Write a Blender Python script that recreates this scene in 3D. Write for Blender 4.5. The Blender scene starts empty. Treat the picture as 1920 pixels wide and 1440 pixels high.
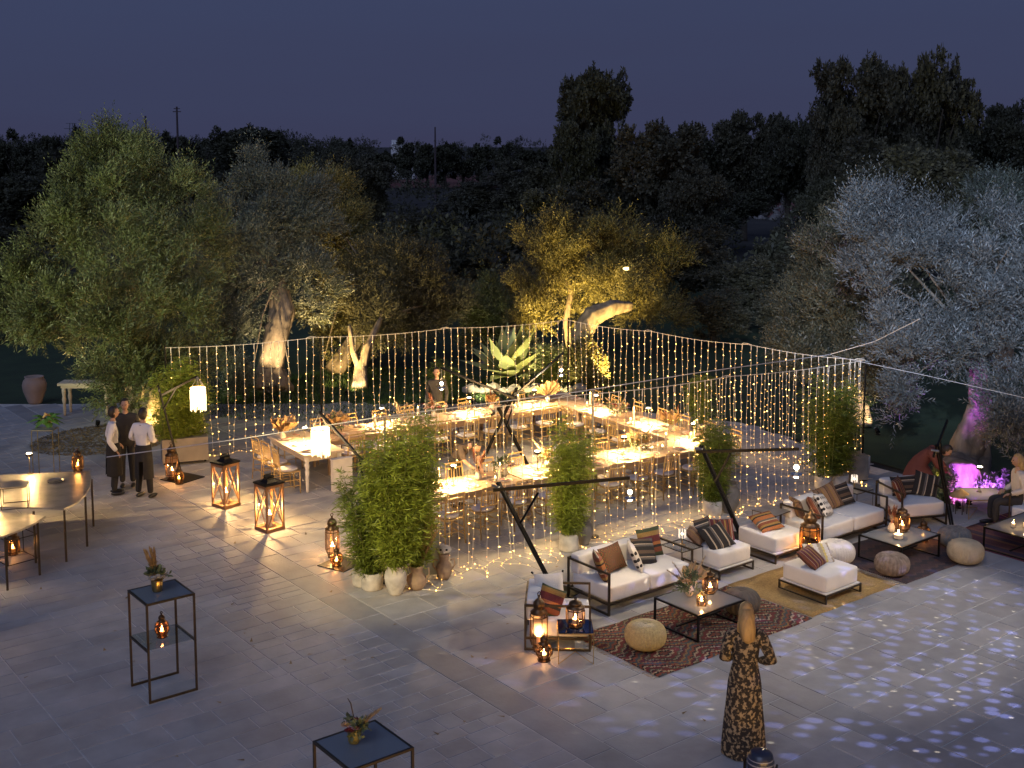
import bpy, math, random
import numpy as np
from mathutils import Vector, Matrix, Quaternion
rnd = random.Random(7)
NR = np.random.default_rng(11)
PI = math.pi
R = math.radians
sc = bpy.context.scene
COL = sc.collection

# ------------------------------------------------------------------ camera
# world axes follow the paving: X runs along the stone courses, Y across them
cam_d = bpy.data.cameras.new('camera')
cam = bpy.data.objects.new('camera', cam_d); COL.objects.link(cam)
CAM = Vector((0, 0, 6.8))
cam.location = CAM
cam.rotation_euler = (R(90 - 6.469), 0, R(-38))
cam_d.sensor_width = 36.0
cam_d.lens = 36.0 * 2240 / 1920
cam_d.shift_y = -(720 - 524) / 1920
cam_d.clip_end = 3000
sc.camera = cam
sc.view_settings.view_transform = 'Standard'
sc.view_settings.look = 'None'
sc.view_settings.exposure = 0.0
sc.view_settings.gamma = 1.0
sc.cycles.use_light_tree = True
sc.cycles.max_bounces = 6
sc.cycles.transparent_max_bounces = 24
sc.cycles.sample_clamp_indirect = 3.0
sc.cycles.caustics_reflective = False
sc.cycles.caustics_refractive = False

# ------------------------------------------------------------------ dusk sky
world = bpy.data.worlds.new('World'); sc.world = world
world.use_nodes = True
wn, wl = world.node_tree.nodes, world.node_tree.links
wn.clear()
w_out = wn.new('ShaderNodeOutputWorld'); w_bg = wn.new('ShaderNodeBackground')
w_tc = wn.new('ShaderNodeTexCoord'); w_sep = wn.new('ShaderNodeSeparateXYZ')
w_ramp = wn.new('ShaderNodeValToRGB'); w_map = wn.new('ShaderNodeMapRange')
w_map.inputs[1].default_value = -0.05; w_map.inputs[2].default_value = 1.0
wl.new(w_tc.outputs['Generated'], w_sep.inputs[0]); wl.new(w_sep.outputs['Z'], w_map.inputs[0])
w_noise = wn.new('ShaderNodeTexNoise'); w_noise.inputs['Scale'].default_value = 2.2; w_noise.inputs['Detail'].default_value = 4
w_mp = wn.new('ShaderNodeMapping'); w_mp.inputs['Scale'].default_value = (1, 1, 9)
wl.new(w_tc.outputs['Generated'], w_mp.inputs[0]); wl.new(w_mp.outputs[0], w_noise.inputs['Vector'])
w_mad = wn.new('ShaderNodeMath'); w_mad.operation = 'MULTIPLY_ADD'
w_mad.inputs[1].default_value = 0.09
wl.new(w_noise.outputs[0], w_mad.inputs[0]); wl.new(w_map.outputs[0], w_mad.inputs[2])
wl.new(w_mad.outputs[0], w_ramp.inputs[0])
cr = w_ramp.color_ramp
cr.elements[0].position = 0.0; cr.elements[0].color = (0.042, 0.042, 0.088, 1)
cr.elements[1].position = 1.0; cr.elements[1].color = (0.048, 0.066, 0.148, 1)
e = cr.elements.new(0.075); e.color = (0.041, 0.043, 0.091, 1)
e = cr.elements.new(0.13); e.color = (0.042, 0.049, 0.102, 1)
e = cr.elements.new(0.20); e.color = (0.043, 0.054, 0.114, 1)
wl.new(w_ramp.outputs[0], w_bg.inputs[0]); w_bg.inputs[1].default_value = 1.0
wl.new(w_bg.outputs[0], w_out.inputs[0])

# the last of the dusk: a very weak, very soft sun under the horizon glow behind the camera
sun_d = bpy.data.lights.new('sun', 'SUN'); sun = bpy.data.objects.new('sun', sun_d); COL.objects.link(sun)
sun_d.energy = 0.75; sun_d.angle = R(40); sun_d.color = (0.50, 0.62, 1.0)
sun.rotation_euler = (R(48), 0, R(-62))

def lamp(kind, name, loc, energy, color=(1, .72, .38), radius=.03, aim=None, spot=None, blend=.4, parent=None):
    d = bpy.data.lights.new(name, kind); o = bpy.data.objects.new(name, d); COL.objects.link(o)
    d.energy = energy; d.color = color; d.shadow_soft_size = radius
    if kind == 'SPOT':
        d.spot_size = R(spot); d.spot_blend = blend
    if parent: o.parent = parent
    o.location = loc
    if aim is not None:
        o.rotation_euler = (Vector(aim) - Vector(loc)).to_track_quat('-Z', 'Y').to_euler()
    return o

# ------------------------------------------------------------------ helpers
MATS = {}
def _new(name):
    m = bpy.data.materials.new(name); m.use_nodes = True
    n, l = m.node_tree.nodes, m.node_tree.links
    n.clear()
    out = n.new('ShaderNodeOutputMaterial')
    return m, n, l, out

def pbr(name, col, rough=.6, metal=0., var=.12, vs=6., bump=0., bs=40., coat=0., attr=None, stretch=None, world_=False):
    if name in MATS: return MATS[name]
    m, n, l, out = _new(name)
    p = n.new('ShaderNodeBsdfPrincipled'); l.new(p.outputs[0], out.inputs[0])
    p.inputs['Roughness'].default_value = rough; p.inputs['Metallic'].default_value = metal
    p.inputs['Coat Weight'].default_value = coat
    tc = n.new('ShaderNodeTexCoord'); vec = tc.outputs['Object']
    if world_: vec = n.new('ShaderNodeNewGeometry').outputs['Position']
    if stretch:
        mp = n.new('ShaderNodeMapping'); mp.inputs['Scale'].default_value = stretch
        l.new(vec, mp.inputs[0]); vec = mp.outputs[0]
    nz = n.new('ShaderNodeTexNoise'); nz.inputs['Scale'].default_value = vs; nz.inputs['Detail'].default_value = 6
    l.new(vec, nz.inputs['Vector'])
    mr = n.new('ShaderNodeMapRange'); mr.inputs[1].default_value = .25; mr.inputs[2].default_value = .75
    mr.inputs[3].default_value = 1 - var; mr.inputs[4].default_value = 1 + var
    l.new(nz.outputs[0], mr.inputs[0])
    mul = n.new('ShaderNodeVectorMath'); mul.operation = 'SCALE'
    l.new(mr.outputs[0], mul.inputs['Scale'])
    if attr:
        at = n.new('ShaderNodeAttribute'); at.attribute_name = attr
        l.new(at.outputs['Color'], mul.inputs[0])
    else:
        mul.inputs[0].default_value = col[:3]
    last = mul.outputs[0]
    if world_:                                            # broad old stains and wear that run across the stones
        n2 = n.new('ShaderNodeTexNoise'); n2.inputs['Scale'].default_value = .55; n2.inputs['Detail'].default_value = 9; n2.inputs['Roughness'].default_value = .65; l.new(vec, n2.inputs['Vector'])
        m2 = n.new('ShaderNodeMapRange'); m2.inputs[1].default_value = .35; m2.inputs[2].default_value = .6; m2.inputs[3].default_value = .84; m2.inputs[4].default_value = 1.06; l.new(n2.outputs[0], m2.inputs[0])
        v2 = n.new('ShaderNodeVectorMath'); v2.operation = 'SCALE'; l.new(last, v2.inputs[0]); l.new(m2.outputs[0], v2.inputs['Scale']); last = v2.outputs[0]
    l.new(last, p.inputs['Base Color'])
    if bump:
        nb = n.new('ShaderNodeTexNoise'); nb.inputs['Scale'].default_value = bs; nb.inputs['Detail'].default_value = 8
        l.new(vec, nb.inputs['Vector'])
        b = n.new('ShaderNodeBump'); b.inputs['Strength'].default_value = bump; b.inputs['Distance'].default_value = .02
        l.new(nb.outputs[0], b.inputs['Height']); l.new(b.outputs[0], p.inputs['Normal'])
    MATS[name] = m
    return m

def emit(name, col, strength, sampling=None):
    if name in MATS: return MATS[name]
    m, n, l, out = _new(name)
    e_ = n.new('ShaderNodeEmission'); e_.inputs[0].default_value = (*col, 1); e_.inputs[1].default_value = strength
    l.new(e_.outputs[0], out.inputs[0])
    if sampling: m.cycles.emission_sampling = sampling
    MATS[name] = m
    return m

def pane(name, tint, refl=.08, rough=.02, body=None, body_w=.0):
    """thin clear glass: see-through, tinted, with a sheen"""
    if name in MATS: return MATS[name]
    m, n, l, out = _new(name)
    tr = n.new('ShaderNodeBsdfTransparent'); tr.inputs[0].default_value = (*tint, 1)
    gl = n.new('ShaderNodeBsdfGlossy'); gl.inputs['Roughness'].default_value = rough
    lw = n.new('ShaderNodeLayerWeight'); lw.inputs[0].default_value = .5      # grazing sheen, the same from both sides
    pw = n.new('ShaderNodeMath'); pw.operation = 'POWER'; pw.inputs[1].default_value = 4; l.new(lw.outputs['Facing'], pw.inputs[0])
    ad = n.new('ShaderNodeMath'); ad.operation = 'MULTIPLY_ADD'; ad.use_clamp = True; ad.inputs[1].default_value = .5; ad.inputs[2].default_value = refl * .6
    l.new(pw.outputs[0], ad.inputs[0])
    mx = n.new('ShaderNodeMixShader'); l.new(ad.outputs[0], mx.inputs[0]); l.new(tr.outputs[0], mx.inputs[1]); l.new(gl.outputs[0], mx.inputs[2])
    last = mx
    if body:
        df = n.new('ShaderNodeBsdfDiffuse'); df.inputs[0].default_value = (*body, 1)
        m2 = n.new('ShaderNodeMixShader'); m2.inputs[0].default_value = body_w
        l.new(mx.outputs[0], m2.inputs[1]); l.new(df.outputs[0], m2.inputs[2]); last = m2
    l.new(last.outputs[0], out.inputs[0])
    MATS[name] = m
    return m

def leafmat(name, top, under, trans=.25, rough=.5, scale=1.3, var=.45):
    if name in MATS: return MATS[name]
    m, n, l, out = _new(name)
    tc = n.new('ShaderNodeTexCoord'); nz = n.new('ShaderNodeTexNoise'); nz.inputs['Scale'].default_value = scale; nz.inputs['Detail'].default_value = 5
    l.new(tc.outputs['Object'], nz.inputs['Vector'])
    ge = n.new('ShaderNodeNewGeometry')
    mx = n.new('ShaderNodeMix'); mx.data_type = 'RGBA'
    mx.inputs['A'].default_value = (*top, 1); mx.inputs['B'].default_value = (*under, 1)
    l.new(ge.outputs['Backfacing'], mx.inputs['Factor'])
    rm = n.new('ShaderNodeMapRange'); rm.inputs[1].default_value = .3; rm.inputs[2].default_value = .7
    rm.inputs[3].default_value = 1 - var; rm.inputs[4].default_value = 1 + var
    l.new(nz.outputs[0], rm.inputs[0])
    rm2 = n.new('ShaderNodeMapRange'); rm2.inputs[3].default_value = .65; rm2.inputs[4].default_value = 1.35
    l.new(ge.outputs['Random Per Island'], rm2.inputs[0])
    mm = n.new('ShaderNodeMath'); mm.operation = 'MULTIPLY'; l.new(rm.outputs[0], mm.inputs[0]); l.new(rm2.outputs[0], mm.inputs[1])
    sc_ = n.new('ShaderNodeVectorMath'); sc_.operation = 'SCALE'
    l.new(mx.outputs['Result'], sc_.inputs[0]); l.new(mm.outputs[0], sc_.inputs['Scale'])
    p = n.new('ShaderNodeBsdfPrincipled'); p.inputs['Roughness'].default_value = rough
    l.new(sc_.outputs[0], p.inputs['Base Color'])
    t = n.new('ShaderNodeBsdfTranslucent'); l.new(sc_.outputs[0], t.inputs[0])
    ms = n.new('ShaderNodeMixShader'); ms.inputs[0].default_value = trans
    l.new(p.outputs[0], ms.inputs[1]); l.new(t.outputs[0], ms.inputs[2]); l.new(ms.outputs[0], out.inputs[0])
    MATS[name] = m
    return m

def banded(name, cols, axis=0, period=.4, zig=0., zigp=.12, step=0., rough=.9, weave=120, dia=None):
    """woven textile: repeating colour bands, straight or as stepped zigzags (printed / woven flat, so colour only)"""
    if name in MATS: return MATS[name]
    m, n, l, out = _new(name)
    p = n.new('ShaderNodeBsdfPrincipled'); p.inputs['Roughness'].default_value = rough; l.new(p.outputs[0], out.inputs[0])
    tc = n.new('ShaderNodeTexCoord'); sp = n.new('ShaderNodeSeparateXYZ'); l.new(tc.outputs['Object'], sp.inputs[0])
    a = sp.outputs[axis]; b = sp.outputs[1 - axis]
    if zig:
        if step:
            sn = n.new('ShaderNodeMath'); sn.operation = 'SNAP'; sn.inputs[1].default_value = step; l.new(b, sn.inputs[0]); b = sn.outputs[0]
        pp = n.new('ShaderNodeMath'); pp.operation = 'PINGPONG'; pp.inputs[1].default_value = zigp; l.new(b, pp.inputs[0])
        ma = n.new('ShaderNodeMath'); ma.operation = 'MULTIPLY_ADD'; ma.inputs[1].default_value = zig
        l.new(pp.outputs[0], ma.inputs[0]); l.new(a, ma.inputs[2]); a = ma.outputs[0]
    if dia:                                              # concentric stepped diamonds
        def op(o_, x, y, z=None):
            q = n.new('ShaderNodeMath'); q.operation = o_
            for i_, v_ in enumerate((x, y, z)):
                if v_ is None: continue
                if isinstance(v_, (int, float)): q.inputs[i_].default_value = v_
                else: l.new(v_, q.inputs[i_])
            return q.outputs[0]
        b0, a0 = sp.outputs[1 - axis], sp.outputs[axis]
        bs_ = op('SNAP', b0, dia[2]); teeth = op('PINGPONG', b0, dia[2] * 1.5)
        cell = op('FLOOR', op('DIVIDE', a0, dia[0] * 2), 0)
        a = op('ADD', op('DIVIDE', op('PINGPONG', a0, dia[0]), dia[0]), op('DIVIDE', op('PINGPONG', op('MULTIPLY_ADD', cell, dia[1], bs_), dia[1]), dia[1]))
        a = op('ADD', op('MULTIPLY_ADD', teeth, 1.6, a), op('MULTIPLY', cell, .37))
    sc_ = n.new('ShaderNodeMath'); sc_.operation = 'DIVIDE'; sc_.inputs[1].default_value = period; l.new(a, sc_.inputs[0])
    fr = n.new('ShaderNodeMath'); fr.operation = 'FRACT'; l.new(sc_.outputs[0], fr.inputs[0])
    rp = n.new('ShaderNodeValToRGB'); rp.color_ramp.interpolation = 'CONSTANT'
    els = rp.color_ramp.elements
    while len(els) < len(cols): els.new(.5)
    tot = sum(c[3] for c in cols); acc = 0
    for i_, c in enumerate(cols):
        els[i_].position = acc / tot; els[i_].color = (*c[:3], 1); acc += c[3]
    l.new(fr.outputs[0], rp.inputs[0])
    nz = n.new('ShaderNodeTexNoise'); nz.inputs['Scale'].default_value = weave; nz.inputs['Detail'].default_value = 3; l.new(tc.outputs['Object'], nz.inputs['Vector'])
    rm = n.new('ShaderNodeMapRange'); rm.inputs[1].default_value = .3; rm.inputs[2].default_value = .7; rm.inputs[3].default_value = .7; rm.inputs[4].default_value = 1.3
    l.new(nz.outputs[0], rm.inputs[0])
    vm = n.new('ShaderNodeVectorMath'); vm.operation = 'SCALE'; l.new(rp.outputs[0], vm.inputs[0]); l.new(rm.outputs[0], vm.inputs['Scale'])
    l.new(vm.outputs[0], p.inputs['Base Color'])
    bm = n.new('ShaderNodeBump'); bm.inputs['Strength'].default_value = .5; bm.inputs['Distance'].default_value = .01
    l.new(nz.outputs[0], bm.inputs['Height']); l.new(bm.outputs[0], p.inputs['Normal'])
    MATS[name] = m
    return m

class MB:
    """collects boxes, bars, tubes and lathes; build() links them as ONE mesh object"""
    def __init__(s): s.v = []; s.f = []; s.m = []
    def add(s, vs, fs, m=0):
        o = len(s.v); s.v += [tuple(x) for x in vs]; s.f += [tuple(i + o for i in f) for f in fs]; s.m += [m] * len(fs); return s
    def box(s, c, d, rz=0., m=0, tilt=None):
        x, y, z = d[0] / 2, d[1] / 2, d[2] / 2
        P_ = [Vector((a, b, e)) for a in (-x, x) for b in (-y, y) for e in (-z, z)]
        M_ = Matrix.Rotation(rz, 3, 'Z')
        if tilt: M_ = M_ @ Matrix.Rotation(tilt[1], 3, tilt[0])
        P_ = [M_ @ p + Vector(c) for p in P_]
        return s.add(P_, [(0, 1, 3, 2), (4, 6, 7, 5), (0, 4, 5, 1), (2, 3, 7, 6), (0, 2, 6, 4), (1, 5, 7, 3)], m)
    def bar(s, a, b, w, h=None, m=0):
        a, b = Vector(a), Vector(b); h = h or w; d = (b - a).normalized()
        ref = Vector((0, 0, 1)) if abs(d.z) < .95 else Vector((0, 1, 0))
        x = d.cross(ref).normalized() * w / 2; y = x.normalized().cross(d).normalized() * h / 2
        P_ = [p + i * x + j * y for p in (a, b) for i, j in ((-1, -1), (1, -1), (1, 1), (-1, 1))]
        return s.add(P_, [(3, 2, 1, 0), (4, 5, 6, 7), (0, 1, 5, 4), (1, 2, 6, 5), (2, 3, 7, 6), (3, 0, 4, 7)], m)
    def tube(s, pts, r, n=6, m=0, cap=True):
        pts = [Vector(p) for p in pts]; k = len(pts)
        r = r if isinstance(r, (list, tuple)) else [r] * k
        rings = []; prev = None
        for i in range(k):
            d = (pts[min(i + 1, k - 1)] - pts[max(i - 1, 0)]).normalized()
            if prev is None:
                ref = Vector((0, 0, 1)) if abs(d.z) < .9 else Vector((1, 0, 0)); x = d.cross(ref).normalized()
            else:
                x = (prev - d * prev.dot(d)).normalized()
            prev = x; y = d.cross(x)
            rings.append([pts[i] + (x * math.cos(2 * PI * j / n) + y * math.sin(2 * PI * j / n)) * r[i] for j in range(n)])
        V_ = [p for q in rings for p in q]; F_ = []
        for i in range(k - 1):
            for j in range(n):
                F_.append((i * n + j, i * n + (j + 1) % n, (i + 1) * n + (j + 1) % n, (i + 1) * n + j))
        if cap: F_ += [tuple(range(n))[::-1], tuple((k - 1) * n + j for j in range(n))]
        return s.add(V_, F_, m)
    def lathe(s, prof, n=16, c=(0, 0, 0), m=0, sx=1., sy=1., cap=(True, True), twist=0.):
        V_ = []; F_ = []; k = len(prof)
        for i, (r, z) in enumerate(prof):
            for j in range(n):
                a = 2 * PI * j / n + twist
                V_.append((c[0] + r * math.cos(a) * sx, c[1] + r * math.sin(a) * sy, c[2] + z))
        for i in range(k - 1):
            for j in range(n):
                F_.append((i * n + j, i * n + (j + 1) % n, (i + 1) * n + (j + 1) % n, (i + 1) * n + j))
        if cap[0]: F_.append(tuple(range(n))[::-1])
        if cap[1]: F_.append(tuple((k - 1) * n + j for j in range(n)))
        return s.add(V_, F_, m)
    def ball(s, c, r, n=12, k=8, m=0):
        r = r if isinstance(r, (tuple, list)) else (r, r, r)
        pr = [(math.sin(PI * i / k), -math.cos(PI * i / k)) for i in range(k + 1)]
        pr[0] = (1e-3, -1); pr[-1] = (1e-3, 1)
        V_ = []; o = len(s.v)
        s.lathe([(p[0], p[1]) for p in pr], n, (0, 0, 0), m)
        for i in range(o, len(s.v)):
            x, y, z = s.v[i]; s.v[i] = (c[0] + x * r[0], c[1] + y * r[1], c[2] + z * r[2])
        return s
    def build(s, name, mats, parent=None, loc=(0, 0, 0), rz=0., smooth=False):
        me = bpy.data.meshes.new(name); me.from_pydata([tuple(v) for v in s.v], [], s.f)
        mats = mats if isinstance(mats, (list, tuple)) else [mats]
        for q in mats: me.materials.append(q)
        if len(mats) > 1: me.polygons.foreach_set('material_index', s.m)
        if smooth: me.polygons.foreach_set('use_smooth', [True] * len(me.polygons))
        me.update()
        o = bpy.data.objects.new(name, me); COL.objects.link(o)
        if parent: o.parent = parent
        o.location = loc; o.rotation_euler = (0, 0, rz)
        return o

def np_mesh(name, V, F, mat, smooth=False):
    """fast mesh from numpy arrays; F is (n, 3) or (n, 4)"""
    me = bpy.data.meshes.new(name)
    k = F.shape[1]
    me.vertices.add(len(V)); me.vertices.foreach_set('co', V.astype(np.float32).ravel())
    me.loops.add(F.size); me.loops.foreach_set('vertex_index', F.astype(np.int32).ravel())
    me.polygons.add(len(F)); me.polygons.foreach_set('loop_start', np.arange(0, F.size, k, dtype=np.int32))
    me.polygons.foreach_set('loop_total', np.full(len(F), k, dtype=np.int32))
    me.polygons.foreach_set('use_smooth', np.full(len(F), smooth, dtype=bool))
    me.materials.append(mat); me.update(calc_edges=True); me.validate()
    return me

def link(name, me, parent=None, loc=(0, 0, 0), rz=0.):
    o = bpy.data.objects.new(name, me); COL.objects.link(o)
    if parent: o.parent = parent
    o.location = loc; o.rotation_euler = (0, 0, rz)
    return o

def tag(o, label=None, cat=None, group=None, kind=None):
    if label: o['label'] = label
    if cat: o['category'] = cat
    if group: o['group'] = group
    if kind: o['kind'] = kind
    return o

def thing(name, label, cat, loc=(0, 0, 0), rz=0., group=None):
    o = bpy.data.objects.new(name, None); COL.objects.link(o)
    o.empty_display_size = .1
    o.location = loc; o.rotation_euler = (0, 0, rz)
    return tag(o, label, cat, group)

def dup(root, loc, rz, label, group=None, scale=None):
    """a copy of a thing with copies of its parts, sub-parts and lamps"""
    r = root.copy(); COL.objects.link(r); r.location = loc; r.rotation_euler = (0, 0, rz); r['label'] = label
    if group: r['group'] = group
    if scale: r.scale = scale
    for ch in root.children:
        c = ch.copy(); COL.objects.link(c); c.parent = r
        for g in ch.children:
            d = g.copy(); COL.objects.link(d); d.parent = c
    return r

ORD = ['first', 'second', 'third', 'fourth', 'fifth', 'sixth', 'seventh', 'eighth', 'ninth', 'tenth', 'eleventh', 'twelfth', 'thirteenth', 'fourteenth', 'fifteenth', 'sixteenth', 'seventeenth', 'eighteenth', 'nineteenth', 'twentieth',
       'twenty-first', 'twenty-second', 'twenty-third', 'twenty-fourth', 'twenty-fifth', 'twenty-sixth', 'twenty-seventh', 'twenty-eighth', 'twenty-ninth', 'thirtieth']
RT = Vector((math.cos(R(-38)), math.sin(R(-38)), 0))      # towards the right of the view
AW = Vector((-math.sin(R(-38)), math.cos(R(-38)), 0))     # away from the viewer
def face(v):                                              # turn so that local -Y looks along v
    return math.atan2(v[1], v[0]) + PI / 2

# ================================================================== SETTING
def sheet(name, pts, z, mat, kind='structure'):
    b = MB(); b.add([(x, y, z) for x, y in pts], [tuple(range(len(pts)))])
    return tag(b.build(name, mat), kind=kind)

m_soil = pbr('dark_soil', (.034, .030, .022), .95, var=.5, vs=.35, bump=.4, bs=3)
m_lawn = pbr('lawn_green', (.030, .050, .016), .9, var=.35, vs=1.2, bump=.6, bs=60)
m_red = pbr('red_earth', (.16, .055, .04), .95, var=.35, vs=.25, bump=.5, bs=1.2)
c = Vector((60, 78, 0))
sheet('ground', [(c.x + 2400 * math.cos(a * PI / 24), c.y + 2400 * math.sin(a * PI / 24)) for a in range(48)], -.06, m_soil)
sheet('lawn', [(2, 37.7), (20.2, 23.45), (22.2, 19.2), (21.3, 11.5), (21.4, 4), (60, 10), (50, 40), (30, 60), (8, 62), (-12, 50)], -.03, m_lawn)
sheet('red_field', [(98.6, 161.6, -0.0, 0.0)[:2], (115.1, 148.7, -0.0, 0.0)[:2], (161.3, 206.5, 0.3, 0.0)[:2], (136.5, 225.8, 0.3, 0.0)[:2]], -.02, m_red)
sheet('red_slope', [(87.9, 73.5, -0.2, 0.0)[:2], (92.3, 64.9, 0.1, 0.0)[:2], (120.6, 83.4, -0.0, 0.0)[:2], (109.3, 92.3, -0.0, 0.0)[:2]], -.02, m_red)

# ---- terrace: mortar bed, then stones laid in courses
TERR = [(2.0, 37.65), (7.84, 33.09), (20.19, 23.45), (22.16, 19.21), (21.9, 17.9), (21.3, 15.5), (21.2, 11.5), (21.5, -2), (3, -2), (-4, 6), (-5, 33)]
m_mortar = pbr('lime_mortar', (.56, .52, .46), .95, var=.2, vs=9)
terr = sheet('terrace', TERR, -.008, m_mortar)
m_stone = pbr('limestone', (.4, .4, .4), .58, var=.16, vs=2.6, bump=.22, bs=22, attr='tint', world_=True)
def inside(x, y, poly):
    r = False; j = len(poly) - 1
    for i in range(len(poly)):
        (x1, y1), (x2, y2) = poly[i], poly[j]
        if (y1 > y) != (y2 > y) and x < (x2 - x1) * (y - y1) / (y2 - y1) + x1: r = not r
        j = i
    return r
stones = []
fields = [(-1.6, 1.2, 'w'), (1.2, 4.03, 'w'), (4.03, 6.82, 'w'), (6.82, 8.36, 'n'), (8.36, 8.82, 'band'), (8.82, 11.3, 'l'), (11.3, 11.76, 'band2'),
          (11.76, 14.6, 'l'), (14.6, 17.6, 'l'), (17.6, 20.2, 'l'), (20.2, 22.4, 'l')]
for u0, u1, k in fields:
    v = 4.0
    while v < 36:
        if k.startswith('band'): hgt = rnd.uniform(.95, 1.45)
        elif k == 'n': hgt = rnd.choice((.2, .24, .3, .34))
        elif k == 'w': hgt = rnd.choice((.26, .32, .38, .45))
        else: hgt = rnd.choice((.34, .42, .5, .55))
        u = u0
        while u < u1 - 1e-6:
            if k.startswith('band'): ln = u1 - u0
            elif k == 'n': ln = rnd.uniform(.26, .62)
            elif k == 'w': ln = rnd.uniform(.5, 1.25)
            else: ln = rnd.uniform(.5, 1.15)
            if u + ln > u1 - .2: ln = u1 - u
            cx_, cy_ = u + ln / 2, v + hgt / 2
            d = Vector((cx_, cy_, 0)); dep = d.dot(AW); lat = d.dot(RT)
            if dep > 11.5 and abs(lat) < dep * .4286 + 2.2 and inside(cx_, cy_, TERR):
                t = rnd.uniform(.91, 1.07) * (.82 if k == 'band' else .9 if k == 'band2' else 1)
                w = rnd.uniform(-.02, .02)
                vis = abs(lat) < dep * .4286 and not (10.45 < cx_ < 18.2 and 10.3 < cy_ < 12) and dep > 12.9
                stones.append((u, v, ln, hgt, (.375 * t * (1 + w), .358 * t, .335 * t * (1 - w), 1), ln * hgt / dep ** 3 * (1 if vis else .05)))
            u += ln
        v += hgt
stones.sort(key=lambda q: -q[5])
SF = np.array([(0, 1, 2, 3), (4, 5, 1, 0), (5, 6, 2, 1), (6, 7, 3, 2), (7, 4, 0, 3)])
def stone_verts(q, ox=0, oy=0):
    u, v, ln, hg = q[:4]; j = .007; z = rnd.uniform(-.0018, .0018); e_ = .006
    x0, x1, y0, y1 = u + j - ox, u + ln - j - ox, v + j - oy, v + hg - j - oy
    jt = [rnd.uniform(-.0025, .0025) for _ in range(8)]
    tz = [z + rnd.uniform(-.0006, .0006) for _ in range(4)]
    return [(x0 + e_ + jt[0], y0 + e_ + jt[1], tz[0]), (x1 - e_ + jt[2], y0 + e_ + jt[3], tz[1]), (x1 - e_ + jt[4], y1 - e_ + jt[5], tz[2]), (x0 + e_ + jt[6], y1 - e_ + jt[7], tz[3]),
            (x0 + jt[0], y0 + jt[1], -.0085), (x1 + jt[2], y0 + jt[3], -.0085), (x1 + jt[4], y1 + jt[5], -.0085), (x0 + jt[6], y1 + jt[7], -.0085)]
def tinted(me, cols):
    a = me.color_attributes.new('tint', 'FLOAT_COLOR', 'POINT'); a.data.foreach_set('color', np.array(cols, dtype=np.float32).ravel())
for q in stones[:300]:
    ox, oy = q[0] + q[2] / 2, q[1] + q[3] / 2
    me = np_mesh('paving_stone', np.array(stone_verts(q, ox, oy)), SF, m_stone)
    tinted(me, [q[4]] * 8)
    link('paving_stone', me, terr, (ox, oy, 0))
V_ = []; F_ = []; C_ = []
for i, q in enumerate(stones[300:]):
    V_ += stone_verts(q); F_.append(SF + 8 * i); C_ += [q[4]] * 8
me = np_mesh('paving_stones', np.array(V_), np.concatenate(F_), m_stone); tinted(me, C_)
tag(link('paving_stones', me, terr), kind='stuff')

# ---- foliage
def unit(a): return a / np.maximum(np.linalg.norm(a, axis=1, keepdims=True), 1e-9)
def sprigs(blobs, S, M, L, W, spr, upw=.55, core=.25, flat=1., droop=0., tuft=.31, per=58, shoot=.12):
    """leaf sprigs gathered in tufts over the surface of overlapping lobes, with gaps between the tufts and taller shoots on top"""
    b = np.array([q[:3] for q in blobs]); r = np.array([q[3] for q in blobs])
    K = max(6, S // per)
    idx = NR.choice(len(b), K, p=r ** 2 / (r ** 2).sum())
    d = unit(NR.normal(size=(K, 3)) + np.array([0, 0, .15]))
    rad = np.where(NR.random(K) < core, NR.uniform(.25, .75, K), NR.uniform(.70, 1.10, K))
    cen = b[idx] + d * (r[idx] * rad)[:, None] * np.array([1, 1, flat])
    size = tuft * NR.uniform(.55, 1.35, K)
    ti = NR.choice(K, S, p=size ** 2 / (size ** 2).sum())
    dd = d[ti]; off = unit(NR.normal(size=(S, 3))) * (NR.random(S) ** .5)[:, None]
    pos = cen[ti] + off * size[ti][:, None] * np.array([1, 1, .85])
    ax = unit(dd * .55 + off * .7 + np.array([0, 0, upw]) + NR.normal(size=(S, 3)) * .25)
    ls = NR.uniform(.7, 1.2, S)
    sh = (NR.random(S) < shoot) & (dd[:, 2] > -.1)
    ls[sh] *= 1.9; ax[sh] = unit(ax[sh] * .5 + np.array([0, 0, .9]))
    ref = unit(NR.normal(size=(S, 3))); p1 = unit(np.cross(ax, ref)); p2 = np.cross(ax, p1)
    lf = np.where(sh, .75, 1.)
    out = []
    for j in range(M):
        t = (j + .5) / M; an = j * 2.4 + NR.uniform(0, .8, S)
        per_ = p1 * np.cos(an)[:, None] + p2 * np.sin(an)[:, None]
        ld = unit(ax * .75 + per_ * .75 + np.array([0, 0, -droop]) + NR.normal(size=(S, 3)) * .12)
        base = pos + ax * (spr * t * ls)[:, None]
        wv = unit(np.cross(ld, ax) + NR.normal(size=(S, 3)) * .3) * (W / 2)
        ll = (L * lf * NR.uniform(.75, 1.2, S))[:, None]
        out.append(np.stack([base, base + ld * ll * .5 + wv, base + ld * ll, base + ld * ll * .5 - wv], 1))
    V = np.concatenate(out).reshape(-1, 3)
    return V, np.arange(len(V)).reshape(-1, 4)
m_bark = pbr('olive_bark', (.20, .155, .11), .9, var=.7, vs=5, bump=1.6, bs=9, stretch=(1, 1, .35))
m_bark2 = pbr('dark_bark', (.07, .055, .04), .95, var=.4, vs=4, bump=.8, bs=18)
L_olive = leafmat('olive_leaf', (.085, .105, .034), (.15, .165, .09), .2, .48)
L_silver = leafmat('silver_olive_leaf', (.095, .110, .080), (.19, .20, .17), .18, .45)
L_gold_lit = leafmat('gold_lit_olive_leaf', (.16, .14, .040), (.20, .18, .08), .25)  # golden floodlight on these crowns is put into the leaf colour
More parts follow.
